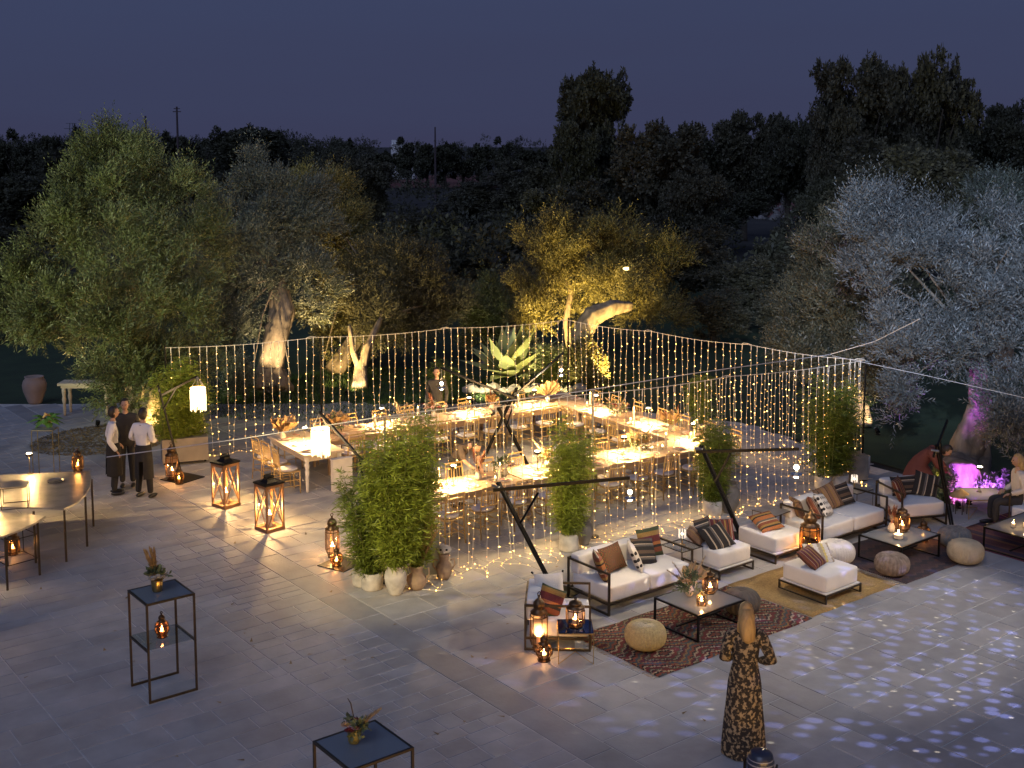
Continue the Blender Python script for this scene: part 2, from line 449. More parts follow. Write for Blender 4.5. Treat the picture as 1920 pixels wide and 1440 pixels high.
L_dark = leafmat('dark_evergreen_leaf', (.078, .075, .038), (.09, .085, .05), .15, .6, scale=.5)
L_oak = leafmat('oak_leaf', (.115, .104, .058), (.125, .115, .07), .18, .6, scale=.5)
L_brown = leafmat('brown_olive_leaf', (.105, .092, .048), (.13, .12, .075), .2)

def gnarl(b, pts, r, n=12, m=0, seed=0):
    """a trunk or limb: an uneven, knotted tube"""
    q = random.Random(seed); P_ = []; RR = []
    pts = [Vector(p) for p in pts]
    for i in range(len(pts) - 1):
        for k in range(9):
            t = k / 9; p = pts[i].lerp(pts[i + 1], t); w = r[i] + (r[i + 1] - r[i]) * t
            P_.append(p + Vector((q.uniform(-1, 1), q.uniform(-1, 1), 0)) * w * .035); RR.append(w * q.uniform(.96, 1.04))
    P_.append(pts[-1]); RR.append(r[-1])
    o = len(b.v); b.tube(P_, RR, n, m)
    for i in range(o, len(b.v)):
        ring = (i - o) // n; j = (i - o) % n
        s_ = 1 + .15 * math.sin(j * 2 * PI / n * 3 + ring * .10 + seed) + .11 * math.sin(j * 2 * PI / n * 5 - ring * .06) + .06 * math.sin(j * 2 * PI / n * 8 + ring * .16) + q.uniform(-.05, .05)
        c_ = P_[min(ring, len(P_) - 1)]; b.v[i] = tuple(c_ + (Vector(b.v[i]) - c_) * s_)
def near_tree(name, label, base, blobs, S, M, L, W, spr, leaf, trunk, bark=None, group=None, limbs=True, **k):
    """an olive with its own trunk, limbs and crown of leaf sprigs; coordinates are given in the place and made local to the base"""
    t = thing(name, label, 'tree', base, group=group)
    b0 = Vector(base)
    bl = [(q[0] - base[0], q[1] - base[1], q[2] - base[2], q[3]) for q in blobs]
    V, F = sprigs(bl, S, M, L, W, spr, **k)
    keep = V.reshape(-1, 4, 3)[:, :, 2].min(1) > .06 - base[2]
    F = F[keep]
    link('crown', np_mesh('crown', V, F, leaf), t)
    b = MB()
    for i, (pts, r) in enumerate(trunk): gnarl(b, [Vector(p) - b0 for p in pts], r, 20, 0, i + len(label))
    top = Vector(trunk[0][0][-1]) - b0; r0 = trunk[0][1][-1]
    for i, q in enumerate(bl):
        if i % 2 == 0 and limbs:
            e_ = Vector(q[:3]); mid = top.lerp(e_, .5) + Vector((rnd.uniform(-.2, .2), rnd.uniform(-.2, .2), .15))
            gnarl(b, [top, mid, e_], [min(r0 * .5, .04), .024, .008], 6, 0, i)
    b.build('trunk', bark or m_bark, t, smooth=True)
    return t

near_tree('olive_tree', 'big rounded olive tree behind the waiters at the left, its crown lit green', (10.10, 27.25, 0.00),
    [(9.97, 27.75, 5.81, 1.06), (10.84, 27.07, 5.25, 1.00), (9.09, 27.79, 5.21, 0.92), (8.58, 27.56, 4.76, 0.72), (11.57, 27.13, 4.52, 0.79), (9.53, 26.18, 4.32, 1.01), (10.60, 25.99, 3.54, 0.96), (8.61, 26.90, 3.36, 0.95),
     (7.95, 28.05, 3.18, 0.80), (9.26, 25.76, 2.95, 0.93), (10.76, 25.85, 2.56, 0.80), (9.47, 25.60, 2.00, 0.70), (8.90, 26.68, 2.15, 0.69), (10.55, 26.02, 1.82, 0.58), (10.11, 28.27, 6.36, 0.61), (10.80, 27.73, 6.11, 0.61), (8.89, 28.59, 5.81, 0.44), (7.55, 27.73, 2.76, 0.53), (9.24, 26.03, 1.42, 0.35)],
    11500, 14, .105, .026, .38, L_olive, [([(10.10, 27.25, 0.00), (10.29, 27.62, 0.51, 0.01)[:3], (10.43, 27.51, 1.49, 0.01)[:3], (10.26, 27.77, 3.14, 0.01)[:3], (10.15, 27.86, 4.42, 0.01)[:3]], [.50, .38, .30, .18, .10]), ([(10.20, 27.17, 0.00), (10.45, 27.24, 0.88, 0.01)[:3], (10.96, 26.97, 2.15, 0.01)[:3]], [.24, .2, .10])])
near_tree('olive_tree', 'olive tree with a pale thick floodlit trunk, right of the biggest olive', (14.76, 29.60, 0.00),
    [(15.07, 31.37, 4.84, 1.09), (15.91, 30.72, 4.99, 1.00), (14.31, 31.33, 4.27, 0.87), (16.44, 30.31, 4.08, 0.79), (14.95, 30.19, 3.71, 1.18), (16.12, 29.92, 2.83, 0.82), (14.23, 30.76, 2.52, 0.97), (15.48, 30.80, 2.49, 0.83), (13.87, 30.40, 1.40, 0.73), (15.33, 31.17, 5.82, 0.53), (14.48, 31.84, 4.99, 0.55), (13.72, 31.16, 3.12, 0.74), (14.07, 29.36, 0.79, 0.48), (13.71, 29.39, 0.32, 0.40), (14.86, 28.74, 0.57, 0.37), (14.47, 28.92, 0.15, 0.28)],
    7000, 13, .12, .03, .42, L_silver, [([(14.76, 29.60, 0.00), (14.85, 29.89, 0.62, 0.01)[:3], (14.99, 29.79, 1.44, 0.01)[:3], (15.23, 29.85, 2.16, 0.01)[:3], (15.27, 30.20, 3.10, 0.01)[:3]], [.50, .37, .33, .32, .22])])
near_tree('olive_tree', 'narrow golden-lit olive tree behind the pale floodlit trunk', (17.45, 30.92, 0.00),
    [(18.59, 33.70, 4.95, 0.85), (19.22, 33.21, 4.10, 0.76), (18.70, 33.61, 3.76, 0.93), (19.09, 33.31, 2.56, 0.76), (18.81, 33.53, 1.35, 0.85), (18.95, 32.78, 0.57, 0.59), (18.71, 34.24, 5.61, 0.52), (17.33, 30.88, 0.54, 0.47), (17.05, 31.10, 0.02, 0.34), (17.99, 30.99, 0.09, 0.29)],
    4200, 12, .13, .032, .45, L_gold_lit, [([(17.45, 30.92, 0.00), (19.3, 31.8, 1.5), (19.2, 32, 3)], [.25, .2, .14])])
near_tree('young_olive_tree', 'olive tree with a slim brightly lit leaning trunk on the dark lawn', (16.91, 28.56, 0.00),
    [(19.36, 30.56, 3.11, 0.88), (18.85, 30.96, 2.46, 0.88), (19.87, 30.16, 2.46, 0.88), (19.35, 30.57, 1.80, 1.00), (20.12, 29.97, 1.64, 0.74), (18.19, 30.20, 1.62, 0.70), (20.92, 29.98, 1.90, 0.65)],
    5200, 12, .12, .03, .42, L_dark, [([(16.91, 28.56, 0.00), (17.20, 28.95, 0.48, 0.01)[:3], (17.45, 29.00, 1.06, 0.02)[:3], (18.15, 29.48, 1.71, 0.02)[:3]], [.23, .16, .1, .07]), ([(17.19, 28.96, 0.33, 0.01)[:3], (17.07, 29.18, 0.93, 0.01)[:3], (17.24, 29.67, 1.62, 0.02)[:3]], [.1, .08, .05])])
near_tree('olive_shrub', 'small bushy olive left of the floodlit agave', (21.43, 28.89, 0.00),
    [(22.42, 30.70, 1.87, 0.58), (22.88, 30.34, 1.61, 0.58), (22.58, 30.58, 1.01, 0.61), (22.92, 30.31, 0.57, 0.44)],
    1500, 12, .13, .03, .4, L_olive, [([(21.43, 28.89, 0.00), (24.3, 30.2, 1.4)], [.14, .08])])
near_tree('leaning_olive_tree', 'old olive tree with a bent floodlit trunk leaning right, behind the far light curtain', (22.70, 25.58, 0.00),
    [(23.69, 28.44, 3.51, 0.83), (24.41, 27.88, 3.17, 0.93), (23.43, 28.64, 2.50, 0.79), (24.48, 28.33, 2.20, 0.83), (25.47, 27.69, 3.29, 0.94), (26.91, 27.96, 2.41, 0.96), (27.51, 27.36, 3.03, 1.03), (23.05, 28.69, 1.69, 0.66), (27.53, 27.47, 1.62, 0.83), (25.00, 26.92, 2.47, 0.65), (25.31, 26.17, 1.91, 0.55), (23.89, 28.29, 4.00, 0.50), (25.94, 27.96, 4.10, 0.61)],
    6500, 12, .12, .03, .42, L_gold_lit, [([(22.88, 25.78, -0.12, 0.02)[:3], (22.82, 25.82, 0.64, 0.02)[:3], (22.79, 25.84, 1.27, 0.02)[:3], (23.04, 25.66, 1.84, 0.02)[:3], (23.64, 25.44, 2.06, 0.02)[:3], (24.31, 25.43, 2.04, 0.02)[:3]], [.44, .33, .27, .25, .21, .13]),
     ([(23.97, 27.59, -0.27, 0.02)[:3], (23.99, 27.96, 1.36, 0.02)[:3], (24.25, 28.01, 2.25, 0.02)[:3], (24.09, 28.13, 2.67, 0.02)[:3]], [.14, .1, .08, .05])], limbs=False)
near_tree('olive_tree', 'brownish olive tree between the light curtain and the silver olive', (24.08, 17.15, 0.00),
    [(24.83, 18.67, 3.72, 0.75), (24.54, 18.90, 2.64, 0.75), (24.24, 17.86, 2.51, 0.71), (24.00, 18.69, 1.63, 0.63), (23.97, 17.44, 1.67, 0.56), (24.49, 17.67, 3.17, 0.58), (24.13, 19.22, 1.82, 0.40), (25.23, 18.99, 4.50, 0.41), (23.71, 16.37, 1.47, 0.49)],
    6000, 12, .11, .028, .4, L_brown, [([(24.08, 17.15, 0.00), (24.31, 17.43, 0.51, 0.01)[:3], (24.23, 17.49, 1.18, 0.01)[:3], (24.28, 17.71, 2.00, 0.01)[:3]], [.3, .24, .2, .14])])
L_cold_lit = leafmat('cold_lit_olive_leaf', (.11, .118, .112), (.22, .23, .225), .18, .45, 1.1, .3)  # greyed leaf colour imitates the cold floodlight on this crown
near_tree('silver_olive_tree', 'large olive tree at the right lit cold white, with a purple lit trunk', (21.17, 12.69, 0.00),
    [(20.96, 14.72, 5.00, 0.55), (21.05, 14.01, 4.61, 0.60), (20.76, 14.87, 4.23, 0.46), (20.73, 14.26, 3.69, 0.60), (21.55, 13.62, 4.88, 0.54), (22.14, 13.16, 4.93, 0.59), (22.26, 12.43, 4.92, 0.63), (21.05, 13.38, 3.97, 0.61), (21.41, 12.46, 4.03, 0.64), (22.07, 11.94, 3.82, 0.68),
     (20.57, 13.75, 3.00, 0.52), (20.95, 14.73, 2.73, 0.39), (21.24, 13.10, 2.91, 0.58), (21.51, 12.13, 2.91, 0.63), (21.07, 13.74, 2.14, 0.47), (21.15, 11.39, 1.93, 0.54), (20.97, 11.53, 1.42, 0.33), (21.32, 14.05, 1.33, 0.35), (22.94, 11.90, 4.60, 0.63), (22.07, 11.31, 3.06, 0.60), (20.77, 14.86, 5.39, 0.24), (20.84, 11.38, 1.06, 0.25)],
    6200, 15, .11, .024, .44, L_cold_lit, [([(21.17, 12.69, 0.00), (22.06, 13.22, 0.14, 0.01)[:3], (22.25, 13.20, 0.79, 0.01)[:3], (22.51, 13.12, 1.44, 0.01)[:3], (22.58, 13.32, 2.75, 0.01)[:3]], [.52, .42, .3, .22, .10]), ([(21.12, 13.01, 0.00), (22.00, 13.27, 0.26, 0.01)[:3], (22.39, 13.22, 0.99, 0.01)[:3]], [.2, .18, .12]), ([(21.58, 12.52, 0.00), (22.43, 12.93, 0.37, 0.01)[:3], (22.69, 13.11, 1.08, 0.01)[:3]], [.16, .14, .1])], core=.22, tuft=.22, per=42, shoot=.22, upw=.75)
near_tree('olive_tree', 'olive tree standing dimly behind the silver olive at the right edge', (34.0, 19.1, 2.8, 0.0)[:2] + (0,),
    [(33.82, 19.26, 4.72, 0.96), (34.46, 18.76, 4.40, 0.96), (33.21, 19.74, 4.08, 0.80), (34.89, 18.42, 3.11, 1.12), (33.79, 19.28, 5.37, 0.42)],
    3000, 12, .13, .032, .42, L_silver, [([(34.0, 19.1, 2.8, 0.0)[:2] + (0,), (34.0, 19.1, 2.8, 0.0)[:2] + (2.2,)], [.3, .18])])

# ---- trees beyond the lawn: six crown shapes shared between the trees, each tree with its own size and turn
def crown_shape(seed, nb, S, M, L, W, leaf, tall=1.):
    q = random.Random(seed); bl = []
    for i in range(nb):
        a = q.uniform(0, 2 * PI); rr = q.uniform(.05, .34); z = q.uniform(.34, .86)
        k = 1 - abs(z - .58) * (.9 if tall == 1 else .55)
        bl.append((math.cos(a) * rr * k, math.sin(a) * rr * k, z, q.uniform(.12, .2)))
    bl.append((0, 0, .55, .26))
    V, F = sprigs(bl, S, M, L, W, .035, upw=.05, core=.4, tuft=.06, per=26, shoot=0, flat=tall)
    return np_mesh('crown', V, F, leaf)
SHAPES = {k: [crown_shape(s + 3 * i, nb, S, M, L, W, lf, .62 if k in ('oak', 'dark') else 1.) for i in range(3)] for k, (s, nb, S, M, L, W, lf) in dict(
    oak=(1, 18, 4800, 8, .028, .017, L_oak), dark=(20, 17, 4800, 8, .028, .017, L_dark), far=(40, 12, 1500, 6, .05, .032, L_dark), olive=(60, 16, 4200, 10, .028, .011, L_brown)).items()}
tb = MB(); gnarl(tb, [(0, 0, 0), (.02, .01, .25), (-.01, .02, .5)], [.045, .03, .02], 7)
for k in range(5):
    a = k * 1.3; gnarl(tb, [(0, 0, .28), (.1 * math.cos(a), .1 * math.sin(a), .45), (.24 * math.cos(a), .24 * math.sin(a), .7)], [.02, .014, .006], 5, 0, k)
_t = tb.build('trunk', m_bark2, smooth=True); TRUNK = _t.data; bpy.data.objects.remove(_t)
def far_tree(spec, kind, label, group='trees beyond the lawn'):
    x, y, h, w = spec
    t = thing({'oak': 'oak_tree', 'dark': 'evergreen_tree', 'far': 'distant_tree', 'olive': 'olive_tree'}[kind], label, 'tree', (x, y, -.06), rnd.uniform(0, 6.28), group)
    t.scale = (w * 1.2, w * 1.2, h * 1.02)
    link('crown', rnd.choice(SHAPES[kind]), t); link('trunk', TRUNK, t)
for spec, kind, label in (
    ((50.3, 55.8, 11.7, 5.9), 'dark', 'tall dark tree rising above the centre skyline, highest there'),
    ((47.3, 54.4, 8.2, 3.9), 'dark', 'dark tree leaning against the left side of the tall centre skyline tree'),
    ((42.5, 42.9, 8.1, 5.8), 'oak', 'broad paler round tree just right below the tall centre skyline tree'),
    ((41.9, 39.6, 6.0, 3.3), 'oak', 'smaller pale tree at the right foot of the broad round tree'),
    ((63.1, 58.6, 8.2, 4.4), 'dark', 'dark tree on the skyline just right of the broad pale round tree'),
    ((65.4, 56.8, 9.3, 5.7), 'oak', 'first of two even skyline trees left of the tall right pair'),
    ((63.8, 51.6, 9.6, 4.8), 'dark', 'second of two even skyline trees, beside the tall right pair'),
    ((57.5, 41.4, 11.9, 5.8), 'oak', 'left one of the two tallest trees on the right skyline'),
    ((58.6, 37.9, 12.2, 5.2), 'oak', 'right one of the two tallest trees, highest point of the skyline'),
    ((54.8, 41.0, 9.1, 3.5), 'oak', 'shoulder tree directly left under the two tallest right trees'),
    ((74.3, 43.4, 10.7, 5.4), 'dark', 'pointed dark skyline tree near the right edge'),
    ((71.4, 39.4, 9.3, 5.0), 'dark', 'dark skyline tree cut off by the right edge'),
    ((52.2, 35.3, 7.3, 7.2), 'oak', 'wide low tree below the two tallest right trees'),
    ((50.9, 30.0, 6.4, 5.9), 'dark', 'wide dark tree above the silver olive at the right'),
    ((51.2, 38.7, 5.2, 4.2), 'dark', 'dark bushy tree above the red slope'),
    ((56.4, 51.1, 4.8, 5.4), 'dark', 'dark tree left of the stone heap'),
    ((47.2, 58.3, 5.9, 5.7), 'oak', 'rounded tree at the right end of the red field'),
    ((39.1, 45.6, 5.1, 4.6), 'oak', 'round tree below the tall centre skyline tree'),
    ((52.3, 70.8, 3.8, 7.1), 'olive', 'dark olive right under the red field'),
    ((37.0, 62.5, 6.4, 4.8), 'oak', 'pale leaved tree at the left end of the red field'),
    ((47.5, 100.0, 8.6, 8.9), 'dark', 'dense dark dome of a tree on the left skyline'),
    ((34.7, 51.6, 3.4, 4.7), 'olive', 'dark olive in the hollow left of centre, upper one'),
    ((30.5, 42.2, 2.9, 3.7), 'olive', 'dark olive in the hollow above the small bushy olive'),
    ((40.6, 52.0, 3.0, 5.0), 'olive', 'dark olive left of the round centre tree'),
    ((26.0, 39.4, 2.9, 2.9), 'olive', 'dark olive right behind the young leaning one'),
    ((26.9, 34.9, 2.3, 2.6), 'olive', 'dark olive left behind the leaning golden olive'),
    ((35.1, 33.5, 3.6, 4.5), 'olive', 'wide olive right behind the leaning golden olive'),
    ((33.9, 29.3, 2.9, 3.7), 'olive', 'wide dim olive above the right light curtain'),
    ((30.0, 27.3, 2.0, 2.9), 'olive', 'dim olive just above the far right light curtain'),
    ((32.0, 25.8, 2.0, 2.7), 'olive', 'dim olive left of the brownish olive'),
    ((36.0, 37.8, 3.8, 3.9), 'olive', 'olive top showing above the leaning golden olive'),
    ((44.7, 36.1, 2.8, 4.0), 'olive', 'dark olive below the stone heap'),
    ((19.4, 68.6, 5.3, 6.5), 'dark', 'dark tree left behind the biggest olive'),
    ((14.6, 54.6, 3.3, 4.6), 'dark', 'dark tree at the left edge beside the biggest olive'),
    ((12.0, 43.9, 1.4, 3.2), 'dark', 'low dark tree at the left edge above the clay jar'),
    ((38.2, 69.1, 5.8, 5.2), 'dark', 'dark tree behind the narrow golden olive'),
    ((28.5, 53.9, 4.7, 4.6), 'oak', 'tree showing between the two left olives and the golden one'),
    ((29.4, 65.9, 5.9, 5.3), 'dark', 'dark tree between the crowns of the two left olives'),
    ((29.4, 78.5, 7.2, 7.1), 'dark', 'dark tree behind the top of the biggest olive'),
    ((35.3, 56.2, 3.0, 4.1), 'dark', 'dark tree right of the narrow golden olive')):
    far_tree(spec, kind, label)
for i in range(13):
    px = 575 + i * 37 + rnd.uniform(-8, 8)
    D_ = 185 + rnd.uniform(-8, 8); top = 6.8 - (268 + rnd.uniform(-12, 12) - 270) / 2240 * D_
    p = AW * D_ + RT * ((px - 960) / 2240 * D_)
    far_tree((p.x, p.y, top, 62 * D_ / 2240), 'far', '%s small tree from the left in the row along the red field' % ORD[i], 'row of trees along the red field')
for i in range(13):
    px = -10 + i * 43 + rnd.uniform(-12, 12)
    D_ = 132 + rnd.uniform(-12, 12); top = 6.8 - (250 + rnd.uniform(-14, 12) - 270) / 2240 * D_
    p = AW * D_ + RT * ((px - 960) / 2240 * D_)
    far_tree((p.x, p.y, top, 92 * D_ / 2240), 'far', '%s dark tree from the left edge along the left skyline' % ORD[i], 'trees along the left skyline')
# the grove that reads as one dark mass between them
bl = []
for _ in range(330):
    D_ = rnd.uniform(44, 215) if rnd.random() < .75 else rnd.uniform(200, 420); lat = rnd.uniform(-.52, .52) * D_
    if 150 < D_ < 270 and -.13 < lat / D_ < .01: continue
    if 100 < D_ < 145 and .17 < lat / D_ < .32: continue
    p = AW * D_ + RT * lat; r_ = rnd.uniform(1.2, 2.2)
    bl.append((p.x, p.y, rnd.uniform(.4, 2.2), r_))
for _ in range(150):
    D_ = rnd.uniform(120, 215); lat = rnd.uniform(-.47, .03) * D_; p = AW * D_ + RT * lat; top = 6.9 + rnd.uniform(-.4, .7) * D_ / 200
    if -.14 < lat / D_ < .03 and D_ < 195: continue
    bl += [(p.x, p.y, top - 1.6, 1.9), (p.x, p.y, top - 4.2, 2.4)]
V, F = sprigs(bl, 80000, 5, .30, .14, .4, upw=.3, tuft=.8, per=20)
tag(link('far_grove', np_mesh('far_grove', V, F, L_dark)), kind='stuff')

# bare tree, stone heap
bt = thing('bare_tree', 'leafless bare tree beside the stone heap on the right slope', 'tree', (89.7, 73.4, 0.0, 0.0)[:2] + (0,))
b = MB(); gnarl(b, [(0, 0, 0), (.2, 0, 1.2), (.5, .2, 2.4)], [.22, .16, .1], 7)
for k in range(12):
    a = k * .9; e_ = Vector((.5 + 1.8 * math.cos(a), 1.2 * math.sin(a), 2.6 + rnd.uniform(.6, 3.2)))
    gnarl(b, [(.4, .1, 1.6 + rnd.uniform(0, .8)), Vector((.5, .2, 2.6)).lerp(e_, .5), e_], [.07, .045, .015], 5, 0, k)
b.build('trunk', pbr('dead_wood', (.14, .12, .11), .9), bt, smooth=True)
b = MB()
p0 = Vector((90.7, 78.9, 0.4, 0.0)[:2] + (0,))
for _ in range(170):
    q = p0 + RT * rnd.gauss(0, 2.2) + AW * rnd.gauss(0, 5); s_ = rnd.uniform(.15, .5)
    b.ball((q.x, q.y, max(.1, 1.5 - (q - p0).length * .2) * rnd.random()), (s_, s_ * .8, s_ * .7), 6, 4)
tag(b.build('stone_heap', pbr('field_stone', (.22, .20, .18), .9, var=.4, vs=1.5)), kind='stuff')
# poles and a white house on the skyline
def pole(name, label, p, h, arm=True):
    t = thing(name, label, 'pole', p)
    MB().tube([(0, 0, 0), (0, 0, h)], [.16, .09], 7).build('pole', pbr('pole_wood', (.10, .07, .07), .9), t)
    if arm:
        MB().bar((-.4, 0, h - .5), (.4, 0, h - .5), .09).bar((-.3, 0, h - .2), (.3, 0, h - .2), .08).build('crossarm', pbr('pole_wood', (.1, .07, .07)), t, rz=R(-38))
pole('utility_pole', 'tall reddish utility pole on the left skyline, tallest of the row', (47.6, 115.1, 5.2, 0.0)[:2] + (0,), 10.5)
pole('utility_pole', 'dark pole on the left skyline without arms', (47.0, 121.9, 5.1, 0.0)[:2] + (0,), 9.7, False)
pole('utility_pole', 'low pole with crossarm left on the skyline behind the olive top', (50.5, 138.2, 4.9, 0.0)[:2] + (0,), 9.2)
pole('utility_pole', 'dark straight pole above the row of trees at the red field', (84.8, 124.1, 4.8, 0.0)[:2] + (0,), 8.9, False)
py_ = thing('pylon', 'distant lattice pylon top on the far left skyline', 'pylon', (108.0, 334.4, 2.4, 0.0)[:2] + (0,))
b = MB()
for s_ in (-1, 1):
    b.bar((s_ * 1.6, 0, 0), (s_ * .35, 0, 12.5), .14); b.bar((s_ * 1.2, 0, 5), (-s_ * .9, 0, 8), .1); b.bar((s_ * .9, 0, 8), (-s_ * .5, 0, 11), .1)
b.bar((-2, 0, 11), (2, 0, 11), .14); b.bar((-1.4, 0, 12.4), (1.4, 0, 12.4), .12)
b.build('lattice', pbr('galvanised', (.12, .12, .13), .6, .4), py_, rz=R(-38))
hs = thing('white_house', 'small white flat-roofed house far off on the skyline', 'house', (128.0, 198.2, 3.7, 0.0)[:2] + (0,), R(-38))
m_wh = pbr('white_wall', (.75, .73, .7), .8)
MB().box((0, 0, 3.4), (4.6, 4, 6.8)).build('wall', m_wh, hs)
MB().box((-1.5, 0, 7.2), (1.5, 2.6, .8)).build('roof', m_wh, hs)
MB().box((.8, -2.03, 5), (.7, .05, .9)).build('window', pbr('dark_window', (.03, .03, .04), .2), hs)

# ---- agave bed and shrubs, lit from below
m_agave = leafmat('agave_leaf', (.30, .32, .13), (.30, .32, .13), .12, .5, 2., .25)
ag = thing('agave_plant', 'big floodlit agave with broad pale leaves behind the far light curtain', 'plant', (20.44, 26.36, 0.00))
for k in range(30):
    a = k * 2.4; el = .25 + (k % 6) * .21; Lg = rnd.uniform(1.3, 2.2); b = MB(); n_ = 6; vs = []
    for i in range(n_ + 1):
        t = i / n_; w = .25 * (math.sin(PI * min(1, t * .82 + .18)) ** .8) * (1 - t ** 3) + .005
        rr = .08 + Lg * t * math.cos(el) * (1 - .1 * t); z = .25 + Lg * t * math.sin(el) - .25 * t * t
        for s_ in (-1, 0, 1):
            vs.append((rr * math.cos(a) - s_ * w * math.sin(a), rr * math.sin(a) + s_ * w * math.cos(a), z + abs(s_) * .05 * (1 - t)))
    fs = []
    for i in range(n_):
        for j in range(2): fs.append((i * 3 + j, i * 3 + j + 1, (i + 1) * 3 + j + 1, (i + 1) * 3 + j))
    b.add(vs, fs).build('leaf', m_agave, ag, smooth=True)
for (p, blobs, label, S_) in (
    ((21.14, 25.82, 0.00), [(21.29, 26.01, 0.45, 0.39), (21.17, 26.35, 0.87, 0.27), (21.47, 25.87, 0.83, 0.27)], 'pale bush right beside the floodlit agave', 700),
    ((21.72, 24.61, 0.00), [(22.20, 25.30, 0.91, 0.27), (22.05, 25.16, 0.56, 0.33), (22.23, 24.89, 0.35, 0.33)], 'golden lit ivy bush climbing the leaning trunk', 1100)):
    t = thing('shrub', label, 'shrub', p)
    V, F = sprigs([(q[0] - p[0], q[1] - p[1], q[2], q[3]) for q in blobs], S_, 8, .13, .06, .25, tuft=.16)
    link('foliage', np_mesh('foliage', V, F, m_agave if 'pale' in label else L_gold_lit), t)
# rough stone kerb of the bed
rk = thing('rock_border', 'low rough rocks edging the floodlit agave bed', 'rocks', (20.24, 25.31, 0.00))
for k in range(11):
    b = MB(); s_ = rnd.uniform(.16, .28); b.ball((0, 0, s_ * .35), (s_, s_ * .8, s_ * .6), 8, 5)
    for i in range(len(b.v)): b.v[i] = tuple(x * rnd.uniform(.88, 1.12) for x in b.v[i])
    q = RT * (k - 5) * .3 + AW * rnd.uniform(-.1, .1)
    b.build('rock', pbr('pale_rock', (.30, .27, .22), .9, var=.3), rk, (q.x, q.y, 0))
# lit grass round the slim trunk, leaf litter round the big olive
def blades(name, c, rx, ry, n, h, mat, flat=False):
    a = NR.uniform(0, 2 * PI, n); r_ = np.sqrt(NR.random(n)); x = c[0] + np.cos(a) * r_ * rx; y = c[1] + np.sin(a) * r_ * ry
    z0 = np.full(n, -.03 if not flat else .004)
    an = NR.uniform(0, 2 * PI, n); w = .012 if not flat else .02; hh = h * NR.uniform(.6, 1.3, n)
    dx, dy = np.cos(an), np.sin(an)
    P0 = np.stack([x - dx * w, y - dy * w, z0], 1); P1 = np.stack([x + dx * w, y + dy * w, z0], 1)
    if flat: T = np.stack([x - dy * hh, y + dx * hh, z0 + NR.uniform(.003, .03, n)], 1)
    else: T = np.stack([x + NR.normal(size=n) * h * .35, y + NR.normal(size=n) * h * .35, z0 + hh], 1)
    V = np.stack([P0, P1, T], 1).reshape(-1, 3)
    tag(link(name, np_mesh(name, V, np.arange(3 * n).reshape(-1, 3), mat)), kind='stuff')
m_grass = leafmat('grass_blade', (.045, .085, .018), (.045, .085, .018), .2)
blades('grass', (16.41, 28.30, 0.00), 4.2, 3.2, 16000, .09, m_grass)
blades('grass', (19.65, 25.15, 0.00), 5.0, 2.2, 9000, .08, m_grass)
m_litter = leafmat('fallen_leaf', (.22, .15, .06), (.22, .15, .06), .1)
blades('fallen_leaves', (10, 15), 6.5, 6, 90, .07, m_litter, True)
blades('leaf_litter', (9.36, 27.18, 0.00), 1.75, 1.45, 5000, .07, m_litter, True)

# ================================================================== BANQUET
m_gold = pbr('gold_painted_wood', (.52, .35, .14), .42, .25, var=.2, vs=9)
m_cush = pbr('ivory_cushion', (.62, .56, .52), .9, var=.08, bump=.2, bs=60)
m_plank = pbr('weathered_oak', (.34, .24, .165), .62, var=.3, vs=5, bump=.35, bs=26, stretch=(.16, 1, 1))
m_white = pbr('white_painted_wood', (.66, .62, .55), .6, var=.12, bump=.1)
m_black = pbr('black_steel', (.016, .015, .014), .42, .7, var=.3)
m_bronze = pbr('bronze_steel', (.075, .060, .042), .4, .8, var=.25)
m_brass = pbr('brass', (.55, .38, .14), .3, 1.)
m_flame = emit('flame', (1, .62, .22), 60)
m_wax = pbr('candle_wax', (.85, .72, .52), .5)
m_glass = pane('clear_glass', (.97, .97, .96), .05)
T5 = R(-5)
ex = Vector((math.cos(T5), math.sin(T5), 0)); ey = Vector((-math.sin(T5), math.cos(T5), 0))
def TF(x, y, z=0.):
    p = ex * x + ey * y; return (p.x, p.y, z)

